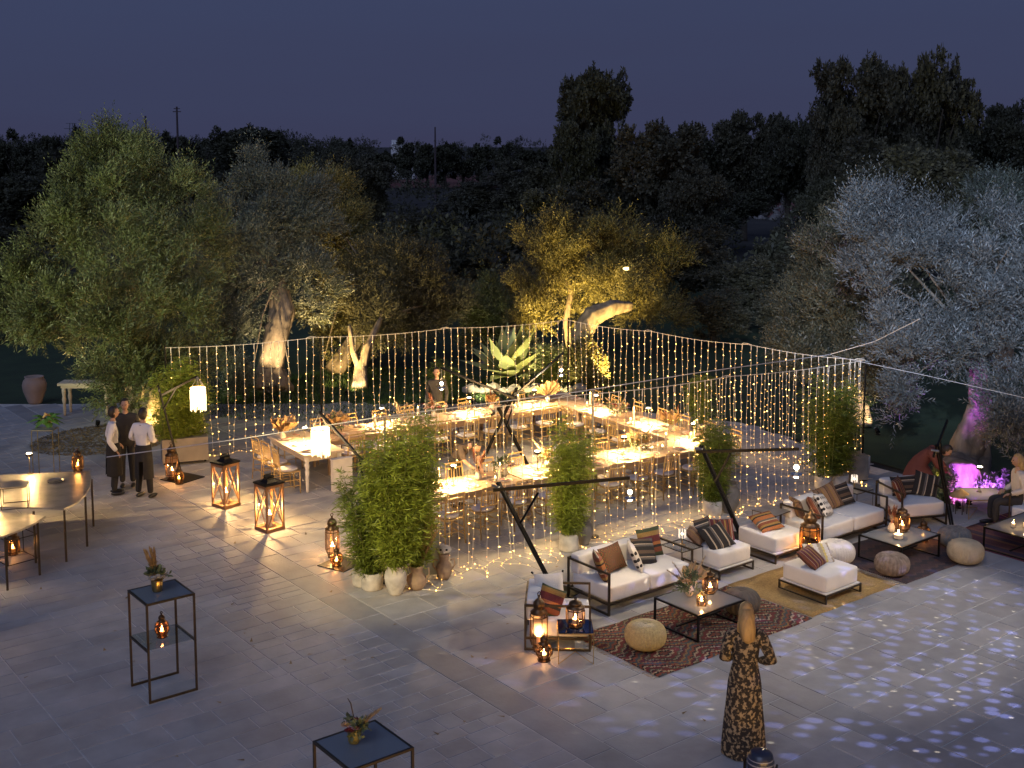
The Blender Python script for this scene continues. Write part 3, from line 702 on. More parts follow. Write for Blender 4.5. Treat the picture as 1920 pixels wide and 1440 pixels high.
# --- gilded spindle-back chair, front along -Y
def make_chair():
    t = thing('spindle_chair', '', 'chair')
    o = MB()
    o.lathe([(.17, 0), (.195, .008), (.20, .026), (.185, .043), (.10, .05)], 14).build('seat', m_cush, t, (0, -.005, .452), smooth=True)
    b = MB()
    for s in (-1, 1): b.bar((s * .185, -.19, .44), (s * .185, .2, .44), .026)
    for y in (-.19, .2): b.bar((-.185, y, .4395), (.185, y, .4395), .026)
    b.box((0, 0, .445), (.36, .37, .012)); b.build('seat_frame', m_gold, t)
    for s in (-1, 1):
        MB().tube([(s * .19, -.195, 0), (s * .188, -.19, .22), (s * .186, -.19, .445)], [.011, .014, .015], 6).build('leg', m_gold, t, smooth=True)
        MB().tube([(s * .20, .235, 0), (s * .188, .2, .44), (s * .178, .225, .72), (s * .172, .262, .92)], [.011, .015, .013, .012], 6).build('leg', m_gold, t, smooth=True)
    rail = MB().bar((-.175, 0, 0), (.175, 0, 0), .018, .026)
    r0 = rail.build('back_rail', m_gold, t, (0, .258, .905))
    for y, z in ((.243, .82), (.212, .57)):
        o = r0.copy(); COL.objects.link(o); o.location = (0, y, z)
    s0 = MB().tube([(0, .212, .57), (0, .226, .70), (0, .243, .82)], .0075, 5).build('spindle', m_gold, t, (-.115, 0, 0))
    for k in range(1, 5):
        o = s0.copy(); COL.objects.link(o); o.location = (-.115 + .0575 * k, 0, 0)
    q0 = MB().bar((0, -.19, 0), (0, .21, 0), .014).build('stretcher', m_gold, t, (-.188, 0, .16))
    for x, z in ((.188, .16), (-.188, .28), (.188, .28)):
        o = q0.copy(); COL.objects.link(o); o.location = (x, 0, z)
    q1 = MB().bar((-.185, 0, 0), (.185, 0, 0), .014).build('stretcher', m_gold, t, (0, -.19, .22))
    o = q1.copy(); COL.objects.link(o); o.location = (0, .21, .22)
    return t
chair0 = make_chair(); used = []
def chair(x, y, ang, label, group):
    p = TF(x + rnd.uniform(-.02, .02), y + rnd.uniform(-.03, .03)); rz = T5 + R(ang) + R(rnd.uniform(-5, 5))
    if not used:
        used.append(1); chair0.location = p; chair0.rotation_euler = (0, 0, rz); chair0['label'] = label; chair0['group'] = group; return
    dup(chair0, p, rz, label, group)
SEATS = []
def seat_row(pts, ang, text, group, plate):
    for i, (x, y) in enumerate(pts):
        chair(x, y, ang, 'gold spindle chair, %s %s' % (ORD[i], text), group)
        SEATS.append((x + plate[0], y + plate[1], ang, '%s %s' % (ORD[i], text)))
row = lambda n, x0, x1: [x0 + (x1 - x0) * i / (n - 1) for i in range(n)]
seat_row([(x, 17.33) for x in row(9, 9.95, 15.5)], 180, 'from left outside the near table row', 'chairs outside the near table row', (0, .38))
seat_row([(x, 18.52) for x in row(8, 10.2, 15.0)], 0, 'from left inside the near table row', 'chairs inside the near table row', (0, -.38))
seat_row([(x, 22.05) for x in row(8, 10.35, 15.2)], 180, 'from left inside the far table row', 'chairs inside the far table row', (0, .38))
seat_row([(x, 23.27) for x in row(10, 9.5, 16.2)], 0, 'from left outside the far table row', 'chairs outside the far table row', (0, -.38))
seat_row([(15.7, y) for y in row(4, 19.1, 21.5)], 90, 'from front inside the right table row', 'chairs inside the right table row', (.36, 0))
seat_row([(16.85, y) for y in row(7, 17.8, 22.6)], -90, 'from front outside the right table row', 'chairs outside the right table row', (-.36, 0))
seat_row([(8.78, y) for y in (21.6, 22.15, 22.7)], 90, 'from front at the left end table', 'chairs at the left end table', (.4, 0))

# --- tables: loose planks on an apron and four legs
def table(name, label, x, y, L, W, ang, turned=False, top_m=None):
    t = thing(name, label, 'table', TF(x, y), T5 + R(ang), 'banquet tables set as a U')
    n = 5; w = W / n
    for i in range(n):
        b = MB(); l2 = L + rnd.uniform(-.012, .0)
        b.box((0, 0, .738 + rnd.uniform(0, .002)), (l2, w - .006, .04)); b.build('plank', top_m or m_plank, t, (0, -W / 2 + w * (i + .5), 0))
    b = MB()
    for s in (-1, 1):
        b.box((0, s * (W / 2 - .07), .665), (L - .16, .025, .10)); b.box((s * (L / 2 - .08), 0, .664), (.025, W - .17, .10))
    b.build('apron', top_m or m_plank, t)
    for sx in (-1, 1):
        for sy in (-1, 1):
            c_ = (sx * (L / 2 - .09), sy * (W / 2 - .09), 0)
            if turned: MB().lathe([(.022, 0), (.03, .05), (.034, .3), (.045, .42), (.03, .45), (.046, .5), (.05, .56), (.034, .59), (.05, .61), (.05, .72)], 12).build('leg', m_white, t, c_, smooth=True)
            else: MB().lathe([(.038, 0), (.055, .66), (.055, .717)], 4, twist=PI / 4).build('leg', m_plank, t, c_)
    return t
for i, x in enumerate((10.62, 12.70, 14.78)): table('banquet_table', 'weathered plank table, %s from left in the near row of the U' % ORD[i], x, 17.92, 2.06, .95, 0)
for i, x in enumerate((10.9, 12.98, 15.06)): table('banquet_table', 'weathered plank table, %s from left in the far row of the U' % ORD[i], x, 22.65, 2.06, .95, 0)
for i, y in enumerate((18.45, 20.53, 22.62)): table('banquet_table', 'weathered plank table, %s from front in the right arm of the U' % ORD[i], 16.27, y, 2.06, .92, 90)
m_pale = pbr('pale_limed_wood', (.56, .46, .34), .6, var=.2, vs=5, bump=.2, stretch=(.2, 1, 1))
table('end_table', 'pale wooden end table with white turned legs at the left end of the U', 9.42, 22.25, 1.96, .86, 90, True, m_pale)
pl_ = thing('white_plinth', 'plain white plinth board standing below the fringed lantern by the end table', 'plinth', TF(9.72, 21.15), T5)
b = MB().box((0, 0, .31), (.42, .1, .62)); b.build('panel', m_white, pl_); MB().box((0, 0, .632), (.44, .12, .024)).build('top', m_white, pl_)

# --- cordless table lamps: lit disc heads on thin stems, each throwing a white pool on its table
m_lampglow = emit('lamp_disc', (1, .86, .62), 16)
def table_lamp(x, y, z, label, h=.36, e=270., grp='disc lamps on the banquet tables', world_pos=None):
    p = world_pos or TF(x, y, z)
    t = thing('table_lamp', label, 'lamp', p, 0, grp)
    MB().lathe([(.05, 0), (.05, .012), (.008, .016)], 16).build('base', m_bronze, t)
    MB().tube([(0, 0, .012), (0, 0, h)], .006, 8).build('stem', m_bronze, t)
    MB().lathe([(.045, h - .035), (.06, h - .03), (.062, h + .012), (.05, h + .014)], 18, cap=(False, False)).build('shade', m_bronze, t, smooth=True)
    MB().lathe([(.049, h + .004), (.046, h + .02), (.02, h + .026)], 16).build('light_disc', m_lampglow, t)
    MB().lathe([(.018, h - .03), (.018, h - .008)], 10).build('bulb', m_lampglow, t)
    lamp('SPOT', 'lamp_light', (0, 0, h - .05), e, (1, .64, .25), .03, spot=150, blend=.5, parent=t)
    lamp('POINT', 'lamp_top_light', (0, 0, h + .06), e * .35, (1, .60, .22), .03, parent=t)
    return t
for i, x in enumerate((10.4, 12.2, 14.24)): table_lamp(x, 17.92, .76, 'lit disc lamp, %s from left on the near table row' % ORD[i])
for i, (x, y) in enumerate(((11.42, 22.75), (13.57, 22.66), (15.26, 22.55))): table_lamp(x, y, .76, 'lit disc lamp, %s from left on the far table row' % ORD[i])
for i, (x, y) in enumerate(((16.1, 18.0), (16.26, 19.63), (16.1, 21.29))): table_lamp(x, y, .76, 'lit disc lamp, %s from front on the right table row' % ORD[i])
table_lamp(9.32, 22.0, .76, 'lit disc lamp on the pale end table')

# --- place settings
plate = thing('dinner_plate', '', 'plate')
MB().lathe([(.07, 0), (.075, .006), (.13, .018), (.135, .021), (.128, .021), (.075, .009)], 18).build('plate', pbr('cream_china', (.72, .66, .58), .25), plate, smooth=True)
MB().box((0, 0, .026), (.07, .17, .012), .3).build('napkin', pbr('rose_linen', (.42, .23, .19), .9, var=.2), plate)
gl = thing('wine_glass', '', 'glass')
MB().lathe([(.03, 0), (.03, .003), (.004, .006), (.004, .085), (.026, .105), (.036, .14), (.032, .19)], 12, cap=(True, False)).build('bowl', m_glass, gl, smooth=True)
for i, (x, y, ang, text) in enumerate(SEATS):
    p = TF(x, y, .7605); a = R(ang); fx, fy = math.sin(a), -math.cos(a)          # towards the table centre
    lab = 'cream plate with rose napkin, %s' % text
    if i == 0: plate.location = p; plate.rotation_euler = (0, 0, T5 + a); plate['label'] = lab; plate['group'] = 'dinner plates'
    else: dup(plate, p, T5 + a, lab, 'dinner plates')
    rx, ry = -fy, fx
    for s in (0, 1):
        q = TF(x + fx * (.15 + .02 * s) + rx * (.10 - .09 * s), y + fy * (.15 + .02 * s) + ry * (.10 - .09 * s), .7605)
        lab = '%s stemmed glass by the plate %s' % (('taller right', 'shorter left')[s], text)
        if i == 0 and s == 0: gl.location = q; gl['label'] = lab; gl['group'] = 'wine glasses'; gl.scale = (1, 1, 1.15)
        else: dup(gl, q, 0, lab, 'wine glasses', (1, 1, 1.15 - .2 * s))

# --- dried flowers: palm fans, pampas plumes, roses
m_tan = leafmat('dried_palm', (.42, .27, .12), (.46, .30, .14), .25, .8, 4, .3)
m_pampas = leafmat('pampas', (.52, .42, .28), (.52, .42, .28), .35, .9, 4, .25)
m_rust = leafmat('rust_grass', (.34, .13, .07), (.34, .13, .07), .3, .9, 4, .3)
m_sage = leafmat('sage_leaf', (.12, .16, .075), (.16, .20, .11), .2, .6, 4, .3)
m_vase = pbr('pale_ceramic', (.55, .47, .38), .5)
def fan(b, c, a, el, L):
    """a pleated dried palm fan"""
    d = Vector((math.cos(a) * math.cos(el), math.sin(a) * math.cos(el), math.sin(el))); s = d.cross(Vector((0, 0, 1))).normalized(); n_ = s.cross(d)
    c = Vector(c); k = 9; vs = [c]
    for i in range(k):
        t = (i / (k - 1) - .5) * 1.5; r = L * (.85 + .15 * math.cos(t * 2)) * (1 if i % 2 else .92)
        vs.append(c + (d * math.cos(t) + s * math.sin(t)) * r + n_ * (.02 if i % 2 else -.02))
    b.add(vs, [(0, i, i + 1) for i in range(1, k)])
def plume(b, c, a, el, L, w=.05, n=70, stem=True):
    d = Vector((math.cos(a) * math.cos(el), math.sin(a) * math.cos(el), math.sin(el))); c = Vector(c)
    for i in range(n):
        t = .35 + .65 * rnd.random(); p = c + d * L * t + Vector((0, 0, -.12 * L * t * t))
        o = (d * .8 + Vector((rnd.gauss(0, 1), rnd.gauss(0, 1), rnd.gauss(0, 1))) * .5).normalized()
        q = p + o * w * 1.6 * (1.25 - t) + d * .03; s = o.cross(d).normalized() * .006
        b.add([p - s, p + s, q], [(0, 1, 2)])
    if stem: b.bar(c, c + d * L * .9 + Vector((0, 0, -.1 * L)), .006)
def bloom(b, c, r, m=0):
    c = Vector(c)
    for k in range(3):
        rr = r * (1 - .28 * k); n_ = 6
        for j in range(n_):
            a = 2 * PI * j / n_ + k * .5; z = .25 * r + k * .22 * r
            p = Vector((math.cos(a), math.sin(a), 0)); s = Vector((-math.sin(a), math.cos(a), 0))
            b.add([c + p * rr * .2, c + p * rr * .8 - s * rr * .5 + Vector((0, 0, z * .6)), c + p * rr + Vector((0, 0, z)), c + p * rr * .8 + s * rr * .5 + Vector((0, 0, z * .6))], [(0, 1, 2, 3)], m)
m_rose = pbr('dusty_rose', (.55, .30, .26), .8, var=.3); m_peach = pbr('peach_petal', (.62, .40, .22), .8, var=.3); m_wine = pbr('wine_petal', (.22, .03, .035), .8, var=.3); m_cream = pbr('cream_petal', (.70, .62, .5), .8, var=.2)
def arrangement(p, label, fans=0, plumes=0, roses=0, rust=0, h=1., group='dried flower arrangements'):
    t = thing('flower_arrangement', label, 'flowers', p, rnd.uniform(0, 6.28), group)
    MB().lathe([(.035, 0), (.055, .03), (.06, .09), (.035, .14), (.04, .15)], 14).build('vase', m_vase, t, smooth=True)
    for k in range(fans):
        b = MB(); fan(b, (0, 0, .13), 2 * PI * k / fans + rnd.uniform(-.3, .3), rnd.uniform(.6, 1.25), .34 * h * rnd.uniform(.8, 1.15)); b.build('palm_fan', m_tan, t)
    for k in range(plumes):
        b = MB(); plume(b, (0, 0, .12), 2 * PI * k / plumes + rnd.uniform(-.4, .4), rnd.uniform(.7, 1.3), .5 * h * rnd.uniform(.8, 1.1)); b.build('plume', m_pampas, t)
    for k in range(rust):
        b = MB(); plume(b, (0, 0, .12), rnd.uniform(0, 6.28), rnd.uniform(.9, 1.45), .42 * h, .07, 90); b.build('plume', m_rust, t)
    for k in range(roses):
        a = 2.4 * k; r_ = .05 + .022 * k; b = MB(); bloom(b, (0, 0, 0), rnd.uniform(.045, .07)); b.tube([(-.02 * math.cos(a), -.02 * math.sin(a), -.10), (0, 0, .01)], .004, 4)
        b.build('bloom', (m_rose, m_peach, m_cream, m_wine)[k % 4], t, (r_ * math.cos(a), r_ * math.sin(a), .19 + rnd.uniform(0, .12) * h))
    if roses:
        V, F = sprigs([(0, 0, .2, .13)], 60, 6, .06, .025, .10, tuft=.05, per=6, shoot=0); tag(link('greenery', np_mesh('greenery', V, F, m_sage), t), kind='stuff')
    return t
for (x, y, label, k) in (
    (9.95, 17.95, 'pampas and cream blooms at the left end of the near table row', dict(plumes=4, roses=5)),
    (10.95, 18.0, 'rust red grass bunch beside the bending waitress on the near row', dict(rust=4, h=1.1)),
    (11.5, 17.95, 'pink roses with green leaves between two lamps on the near row', dict(roses=9)),
    (12.5, 18.02, 'curling pampas spray behind the middle lamp of the near row', dict(plumes=5, fans=1)),
    (13.3, 18.0, 'dark red and cream blooms in the middle of the near row', dict(roses=9, rust=1)),
    (14.7, 18.0, 'palm fans and pampas right of the third near row lamp', dict(plumes=3, fans=3, roses=3)),
    (9.15, 22.75, 'tall spiky palm leaves at the back of the pale end table', dict(fans=7, h=1.2)),
    (10.3, 22.7, 'big peach and rose bouquet at the left of the far row', dict(roses=14, fans=2, h=1.2)),
    (11.8, 22.6, 'yellow grass spray beside the first lamp of the far row', dict(plumes=7)),
    (12.7, 22.75, 'pink hydrangea bouquet with rust plumes in the far row', dict(roses=12, rust=3, h=1.2)),
    (14.2, 22.7, 'rust coloured plumes right of the middle far row lamp', dict(rust=4, fans=1)),
    (15.75, 22.7, 'dried palm fan bunch at the far right corner of the tables', dict(fans=5, rust=1, h=1.2)),
    (16.2, 20.6, 'cream and peach bouquet at the back of the right row', dict(roses=10, plumes=2, fans=1)),
    (16.3, 18.9, 'rust plumes and palm fans in the middle of the right row', dict(rust=3, fans=4, roses=4, h=1.2)),
    (16.15, 17.62, 'pampas with yellow blooms at the front corner of the right row', dict(plumes=6, roses=4))):
    arrangement(TF(x, y, .7605), label, **k)
# candles in tumblers and tall pillars on the tables
def candle(p, label, h=.09, r=.035, cat='candle', glass=True, grp='candles on the banquet tables', e=1.2):
    t = thing('candle', label, cat, p, 0, grp)
    MB().lathe([(r * .8, .004), (r * .8, h)], 12).build('wax', m_wax, t, smooth=False)
    MB().lathe([(.002, h + .004), (.008, h + .014), (.002, h + .04)], 8).build('flame', m_flame, t, smooth=True)
    if glass: MB().lathe([(r, 0), (r * 1.15, h * 1.5 + .02)], 14, cap=(True, False)).build('tumbler', m_glass, t, smooth=True)
    if e: lamp('POINT', 'candle_light', (0, 0, h + .05), e, (1, .58, .22), .015, parent=t)
    return t
k = 0
for (x, y, txt) in ((10.1, 18.1, 'left end of the near row'), (11.2, 17.8, 'left part of the near row'), (12.9, 17.8, 'middle of the near row'), (15.2, 17.9, 'right end of the near row'),
                    (10.0, 22.6, 'left end of the far row'), (11.05, 22.55, 'left part of the far row'), (12.2, 22.75, 'middle of the far row'), (14.75, 22.6, 'right part of the far row'),
                    (16.35, 18.35, 'front of the right row'), (16.15, 20.1, 'middle of the right row'), (16.3, 21.9, 'back of the right row')):
    candle(TF(x, y, .7605), 'low tumbler candle at the %s' % txt, .05, e=0)
    candle(TF(x + .13, y + .05, .7605), 'tall pale pillar candle at the %s' % txt, .26, .03, glass=False, e=0)

# ================================================================== LIGHT CURTAINS
m_wire = pbr('clear_wire', (.80, .74, .62), .4, var=.05)
m_bulb = emit('fairy_bulb', (1, .50, .11), 4.5)
m_bulb2 = emit('fairy_bulb_bright', (1, .56, .14), 15)
m_pole = pbr('grey_steel_pole', (.30, .30, .29), .4, .8)
def curtain(name, label, A, B, n, seed, sag=.06, tail=(0, 0)):
    q = random.Random(seed); A, B = Vector(A), Vector(B)
    t = thing(name, label, 'light curtain', (A.x, A.y, 0), 0, 'fairy light curtains round the banquet')
    o = Vector((A.x, A.y, 0)); pts = []
    head = lambda u: A.lerp(B, u) + Vector((0, 0, -sag * math.sin(PI * ((u * 3) % 1)))) - o
    b = MB(); b.tube([head(u / 48) for u in range(49)], .006, 5)
    for s in range(3):
        c_ = head((s + .97) / 3); b.tube([c_ + (B - A).normalized() * .12 * math.cos(a) + Vector((0, 0, .03 * math.sin(a))) for a in (0, .8, 1.6, 2.4, 3.1)], .006, 5)
    b.build('header_cable', m_wire, t)
    side = (B - A).normalized(); out = Vector((*tail, 0))
    for i in range(n):
        u = (i + .5 + q.uniform(-.15, .15)) / n; p = head(u); L = p.z
        sw = [q.uniform(-.05, .05) for _ in range(3)]; off = q.uniform(-.06, .06)
        path = []
        for k in range(7):
            f_ = k / 6; path.append(Vector((p.x, p.y, L * (1 - f_) + .012)) + side * (off * f_ + sw[0] * math.sin(f_ * 5 + sw[1] * 40) * f_) + out * .1 * f_ * f_ + Vector((q.uniform(-.008, .008), q.uniform(-.008, .008), 0)))
        d_ = (out + side * q.uniform(-.8, .8) + Vector((q.uniform(-.3, .3), q.uniform(-.3, .3), 0)))
        for k in range(5 if tail[1] < 0 else 3):
            path.append(path[-1] + d_ * q.uniform(.07, .2) + side * q.uniform(-.12, .12) + Vector((0, 0, 0))); path[-1].z = .012
        b = MB(); b.tube([v - p for v in path], .0044, 4, cap=False); b.tube([Vector((0, 0, .01)), path[1] * .3 + p * .7 - p], .008, 5)
        w = b.build('strand', m_wire, t, p)
        # bulbs hang alternately left and right of the wire
        b = MB(); seg = [(path[k + 1] - path[k]).length for k in range(len(path) - 1)]; tot = sum(seg); s_ = .16 + q.uniform(0, .08)
        while s_ < tot:
            a = s_; k = 0
            while k < len(seg) - 1 and a > seg[k]: a -= seg[k]; k += 1
            c_ = path[k].lerp(path[k + 1], min(1, a / max(seg[k], 1e-6))) - p
            h_ = q.uniform(0, 2 * PI); d1 = Vector((math.cos(h_), math.sin(h_), q.uniform(-.3, .4))).normalized(); d2 = d1.cross(Vector((0, 0, 1))).normalized(); d3 = d1.cross(d2)
            big = q.random() < .22; rr = (.0078 if not big else .0105); c0 = c_ + d1 * .016
            vs = [c0 - d1 * .015, c0 + d1 * .015] + [c0 + d2 * rr * math.cos(x) + d3 * rr * math.sin(x) for x in (0, PI / 2, PI, 3 * PI / 2)]
            fs = []
            for j in range(4): fs += [(0, 2 + (j + 1) % 4, 2 + j), (1, 2 + j, 2 + (j + 1) % 4)]
            b.add(vs, fs, 1 if big else 0)
            s_ += q.uniform(.12, .19) if tail[1] < 0 else q.uniform(.125, .21)
        tag(b.build('fairy_bulbs', [m_bulb, m_bulb2], w), kind='stuff')
        if i % 2 == 0: lamp('POINT', 'bulb_light', path[6] + Vector((0, 0, .16)) - o, 20, (1, .54, .12), .03, parent=t)
        if i % 4 == 1: lamp('POINT', 'bulb_light', path[3] - o, 42, (1, .54, .13), .03, parent=t)
    return t
NL, MID, NRt, FAR, BLt = (9.50, 15.45, 2.6), (13.5, 15.0, 2.56), (20.2, 14.33, 2.47), (19.6, 22.80, 2.36), (9.62, 24.27, 2.5)
curtain('light_curtain', 'near fairy light curtain hanging between the tables and the lounge', NL, NRt, 60, 3, .04, (-.05, -.75))
curtain('light_curtain', 'left rear fairy light curtain in front of the olive trees', BLt, FAR, 50, 5, .05, (.0, .35))
curtain('light_curtain', 'right rear fairy light curtain in front of the dark grove', FAR, NRt, 44, 9, .05, (.6, 0))
def post(label, x, y, h, m=None):
    t = thing('curtain_pole', label, 'pole', (x, y, 0), 0, 'poles of the light curtains')
    MB().tube([(0, 0, 0), (0, 0, h)], .02, 8).build('shaft', m or m_pole, t); MB().lathe([(.12, 0), (.12, .012), (.03, .02)], 14).build('foot', m_black, t)
post('bright metal pole at the left end of the near light curtain, above the big bamboo', NL[0] + .06, NL[1] - .03, 2.62)
post('slim pole in the middle of the near light curtain', MID[0] + .03, MID[1] + .05, 2.62)
post('dark pole at the far corner of the light curtains', FAR[0] + .03, FAR[1], 2.42, m_black)
post('dark pole at the back left corner of the light curtains', BLt[0], BLt[1] + .02, 2.54, m_black)
post('dark pole in the middle of the left rear light curtain', 13.1, 23.86, 2.46, m_black)
post('dark pole at the right end of the light curtains beside the bamboo', NRt[0] + .05, NRt[1], 2.52, m_black)
m_cable = pbr('pale_cable', (.62, .60, .58), .45, .2)
tc_ = thing('support_cable', 'pale steel cable sagging across from the silver olive past the near curtain to the left', 'cable', (18.88, 14.19, 2.75))
P_ = [Vector(p) for p in ((17.51, 11.36, 3.90), (18.59, 12.97, 3.20), (18.88, 14.19, 2.75), (15.53, 14.60, 2.72), (12.93, 14.81, 2.68), (11.10, 15.04, 2.68), (9.35, 15.33, 2.66), (7.76, 16.72, 2.30), (6.22, 18.23, 1.95))]
MB().tube([p - P_[2] for p in P_], .0075, 5).build('cable', m_cable, tc_)
MB().ball((0, 0, 0), (.03, .03, .02), 8, 6).build('clamp', m_pole, tc_)
tc_ = thing('guy_cable', 'thin cable running down right from the cable clamp to the right edge', 'cable', (18.88, 14.19, 2.75))
P2 = [Vector(p) for p in ((18.87, 14.12, 2.74), (19.17, 12.22, 2.60), (19.19, 10.29, 2.50))]
MB().tube([p - P_[2] for p in P2], .0055, 5).build('cable', m_cable, tc_)

# ================================================================== LEANING LAMP STANDS
def stand(label, base, top, arm_a, arm_b, brace, plate=True, m=None):
    t = thing('lamp_stand', label, 'lamp stand', base, 0, 'leaning black lamp stands'); o = Vector(base); m = m or m_black
    V = lambda p: Vector(p) - o
    if plate: MB().box((0, 0, .008), (.62, .62, .016), R(20)).build('base_plate', m_black, t)
    b = MB(); d = (V(top)).normalized(); s = d.cross(Vector((0, 0, 1))).normalized() * .022
    b.bar(s, V(top) + s, .022, .04).bar(-s, V(top) - s, .022, .04); b.build('pole', m, t)
    MB().bar(V(arm_a), V(arm_b), .034, .044).build('arm', m, t)
    MB().bar(V(brace[0]), V(brace[1]), .028).build('brace', m, t)
    MB().tube([V(arm_a).lerp(V(top), .5) - s * 3, V(arm_a).lerp(V(top), .5) + s * 3], .02, 8).build('bolt', m_pole, t)
def globe(label, hang, c, r):
    t = thing('globe_pendant', label, 'pendant lamp', c, 0, 'mirror globe pendants'); h = Vector(hang) - Vector(c)
    MB().tube([(0, 0, r + .03), h], .004, 5).build('cord', m_wire, t)
    MB().lathe([(.03, r - .01), (.03, r + .05)], 12).build('socket', m_pole, t)
    MB().ball((0, 0, 0), r, 20, 14).build('globe', m_glass, t, smooth=True)
    MB().lathe([(r * .97 * math.cos(a), r * .97 * math.sin(a)) for a in (-1.5, -1.2, -.9, -.55)], 20, cap=(True, False)).build('mirror_cap', pbr('mirror', (.9, .88, .85), .05, 1.), t, smooth=True)
    MB().ball((0, 0, r * .35), r * .34, 12, 8).build('bulb', emit('pendant_bulb', (1, .84, .58), 26), t, smooth=True)
    lamp('POINT', 'pendant_light', (0, 0, -r - .03), 45, (1, .76, .46), .05, parent=t)
    return t
stand('leaning black lamp stand behind the single armchair, arm reaching right', (11.33, 13.42, 0.00), (10.07, 13.21, 2.00), (9.91, 13.12, 1.94), (11.67, 12.18, 2.02), ((10.35, 12.65, 1.93), (10.23, 12.90, 1.45)))
globe('mirror globe hanging from the stand behind the armchair', (11.69, 12.22, 2.00), (11.80, 12.31, 1.72), .10)
stand('leaning black lamp stand behind the second ottoman', (15.47, 13.32, 0.00), (13.90, 12.87, 2.00), (13.70, 12.80, 1.95), (14.97, 11.78, 2.00), ((14.09, 12.43, 1.93), (14.22, 12.85, 1.35)))
globe('large mirror globe hanging right of the second leaning stand', (14.98, 11.83, 1.98), (15.06, 11.89, 1.62), .125)
stand('leaning black stand in the courtyard whose arm points left', (14.26, 19.46, 0.00), (14.56, 18.48, 1.95), (14.19, 18.02, 1.85), (14.58, 21.16, 1.95), ((14.29, 18.90, 1.85), (14.36, 18.46, 1.60)))
globe('small mirror globe at the end of the left pointing courtyard arm', (14.58, 21.16, 1.95), (14.50, 21.04, 1.60), .11)
stand('leaning black stand in the courtyard whose arm points right', (15.35, 19.02, 0.00), (14.26, 18.70, 1.55), (14.02, 18.60, 1.45), (17.89, 20.95, 1.95), ((15.10, 19.18, 1.60), (14.28, 18.46, 1.20)))
globe('small mirror globe at the end of the right pointing courtyard arm', (17.71, 20.82, 1.95), (17.47, 20.53, 1.62), .10)
stand('slim leaning stand in front of the purple lit trunk', (18.85, 11.41, 0.00), (17.92, 11.20, 1.72), (17.76, 11.16, 1.55), (18.80, 11.57, 1.95), ((18.43, 11.47, 1.70), (18.35, 11.33, 1.00)), False)
stand('leaning black stand with a square base plate beside the waiters', (9.36, 22.93, 0.00), (9.00, 23.16, 1.95), (8.94, 22.86, 1.80), (9.79, 23.04, 2.05), ((9.28, 22.92, 1.90), (8.98, 22.87, 1.50)))
stand('leaning black stand behind the big bamboo, holding the nearer fringed lantern', (9.90, 15.70, 0.00), (9.18, 15.33, 1.95), (9.24, 15.16, 1.80), (10.22, 18.69, 2.02), ((9.59, 16.28, 1.85), (9.40, 15.77, 1.45)))
m_fringe = emit('fringe_shade', (1, .70, .34), 24)
def fringe(label, hang, c, r, h, e):
    t = thing('fringed_lantern', label, 'lantern', c, 0, 'glowing fringed lanterns'); hg = Vector(hang) - Vector(c)
    b = MB()
    for k in range(6):
        a = k * PI / 3; b.tube([(r * math.cos(a), r * math.sin(a), h / 2), hg], .006, 4)
    b.build('cords', pbr('macrame', (.7, .6, .42), .9), t)
    MB().lathe([(r, -h / 2 + .10), (r * 1.02, 0), (r, h / 2)], 24, cap=(False, False)).build('shade', m_fringe, t, smooth=True)
    MB().lathe([(r * 1.03, h / 2 - .015), (r * 1.03, h / 2 + .012)], 24, cap=(False, False)).build('hoop', m_brass, t)
    b = MB()
    for k in range(44):
        a = k * 2 * PI / 44 + rnd.uniform(-.03, .03); z = -h / 2 - rnd.uniform(-.02, .05)
        b.bar((r * math.cos(a), r * math.sin(a), -h / 2 + .11), (r * 1.02 * math.cos(a), r * 1.02 * math.sin(a), z), .008)
    tag(b.build('fringe', emit('fringe_glow', (1, .70, .34), 5), t), kind='stuff')
fringe('glowing fringed lantern at the leaning stand beside the waiters', (9.79, 23.04, 2.05), (9.55, 22.47, 1.72), .15, .42, 26)
fringe('larger overexposed fringed lantern in front of the pale end table', (10.24, 18.73, 2.00), (10.17, 18.58, 1.52), .16, .46, 34)

# ================================================================== PLANTS IN POTS
m_pot = pbr('whitewashed_pot', (.52, .48, .42), .85, var=.3, vs=7, bump=.5, bs=16)
m_terra = pbr('old_terracotta', (.34, .24, .165), .85, var=.35, vs=6, bump=.4, bs=18)
m_greypot = pbr('grey_clay', (.20, .185, .165), .8, var=.25, vs=6, bump=.3)
m_culm = pbr('bamboo_culm', (.17, .19, .05), .5, var=.3)
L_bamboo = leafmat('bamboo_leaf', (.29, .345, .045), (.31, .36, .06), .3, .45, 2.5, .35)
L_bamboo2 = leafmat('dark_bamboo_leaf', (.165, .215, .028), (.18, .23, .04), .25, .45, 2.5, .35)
def pot(p, label, prof, mat, handles=False, n=22, name='pot', cat='pot', group=None, ring=None):
    t = thing(name, label, cat, p, rnd.uniform(0, 6), group)
    MB().lathe(prof + [(prof[-1][0] * .86, prof[-1][1]), (prof[-1][0] * .8, prof[-1][1] - .06)], n).build('body', mat, t, smooth=True)
    if handles:
        hz, hr = handles
        for s in (-1, 1):
            MB().tube([(s * hr, 0, hz), (s * (hr + .06), 0, hz + .02), (s * (hr + .07), 0, hz - .08), (s * (hr + .015), 0, hz - .16)], .014, 7).build('handle', mat, t, smooth=True)
    return t
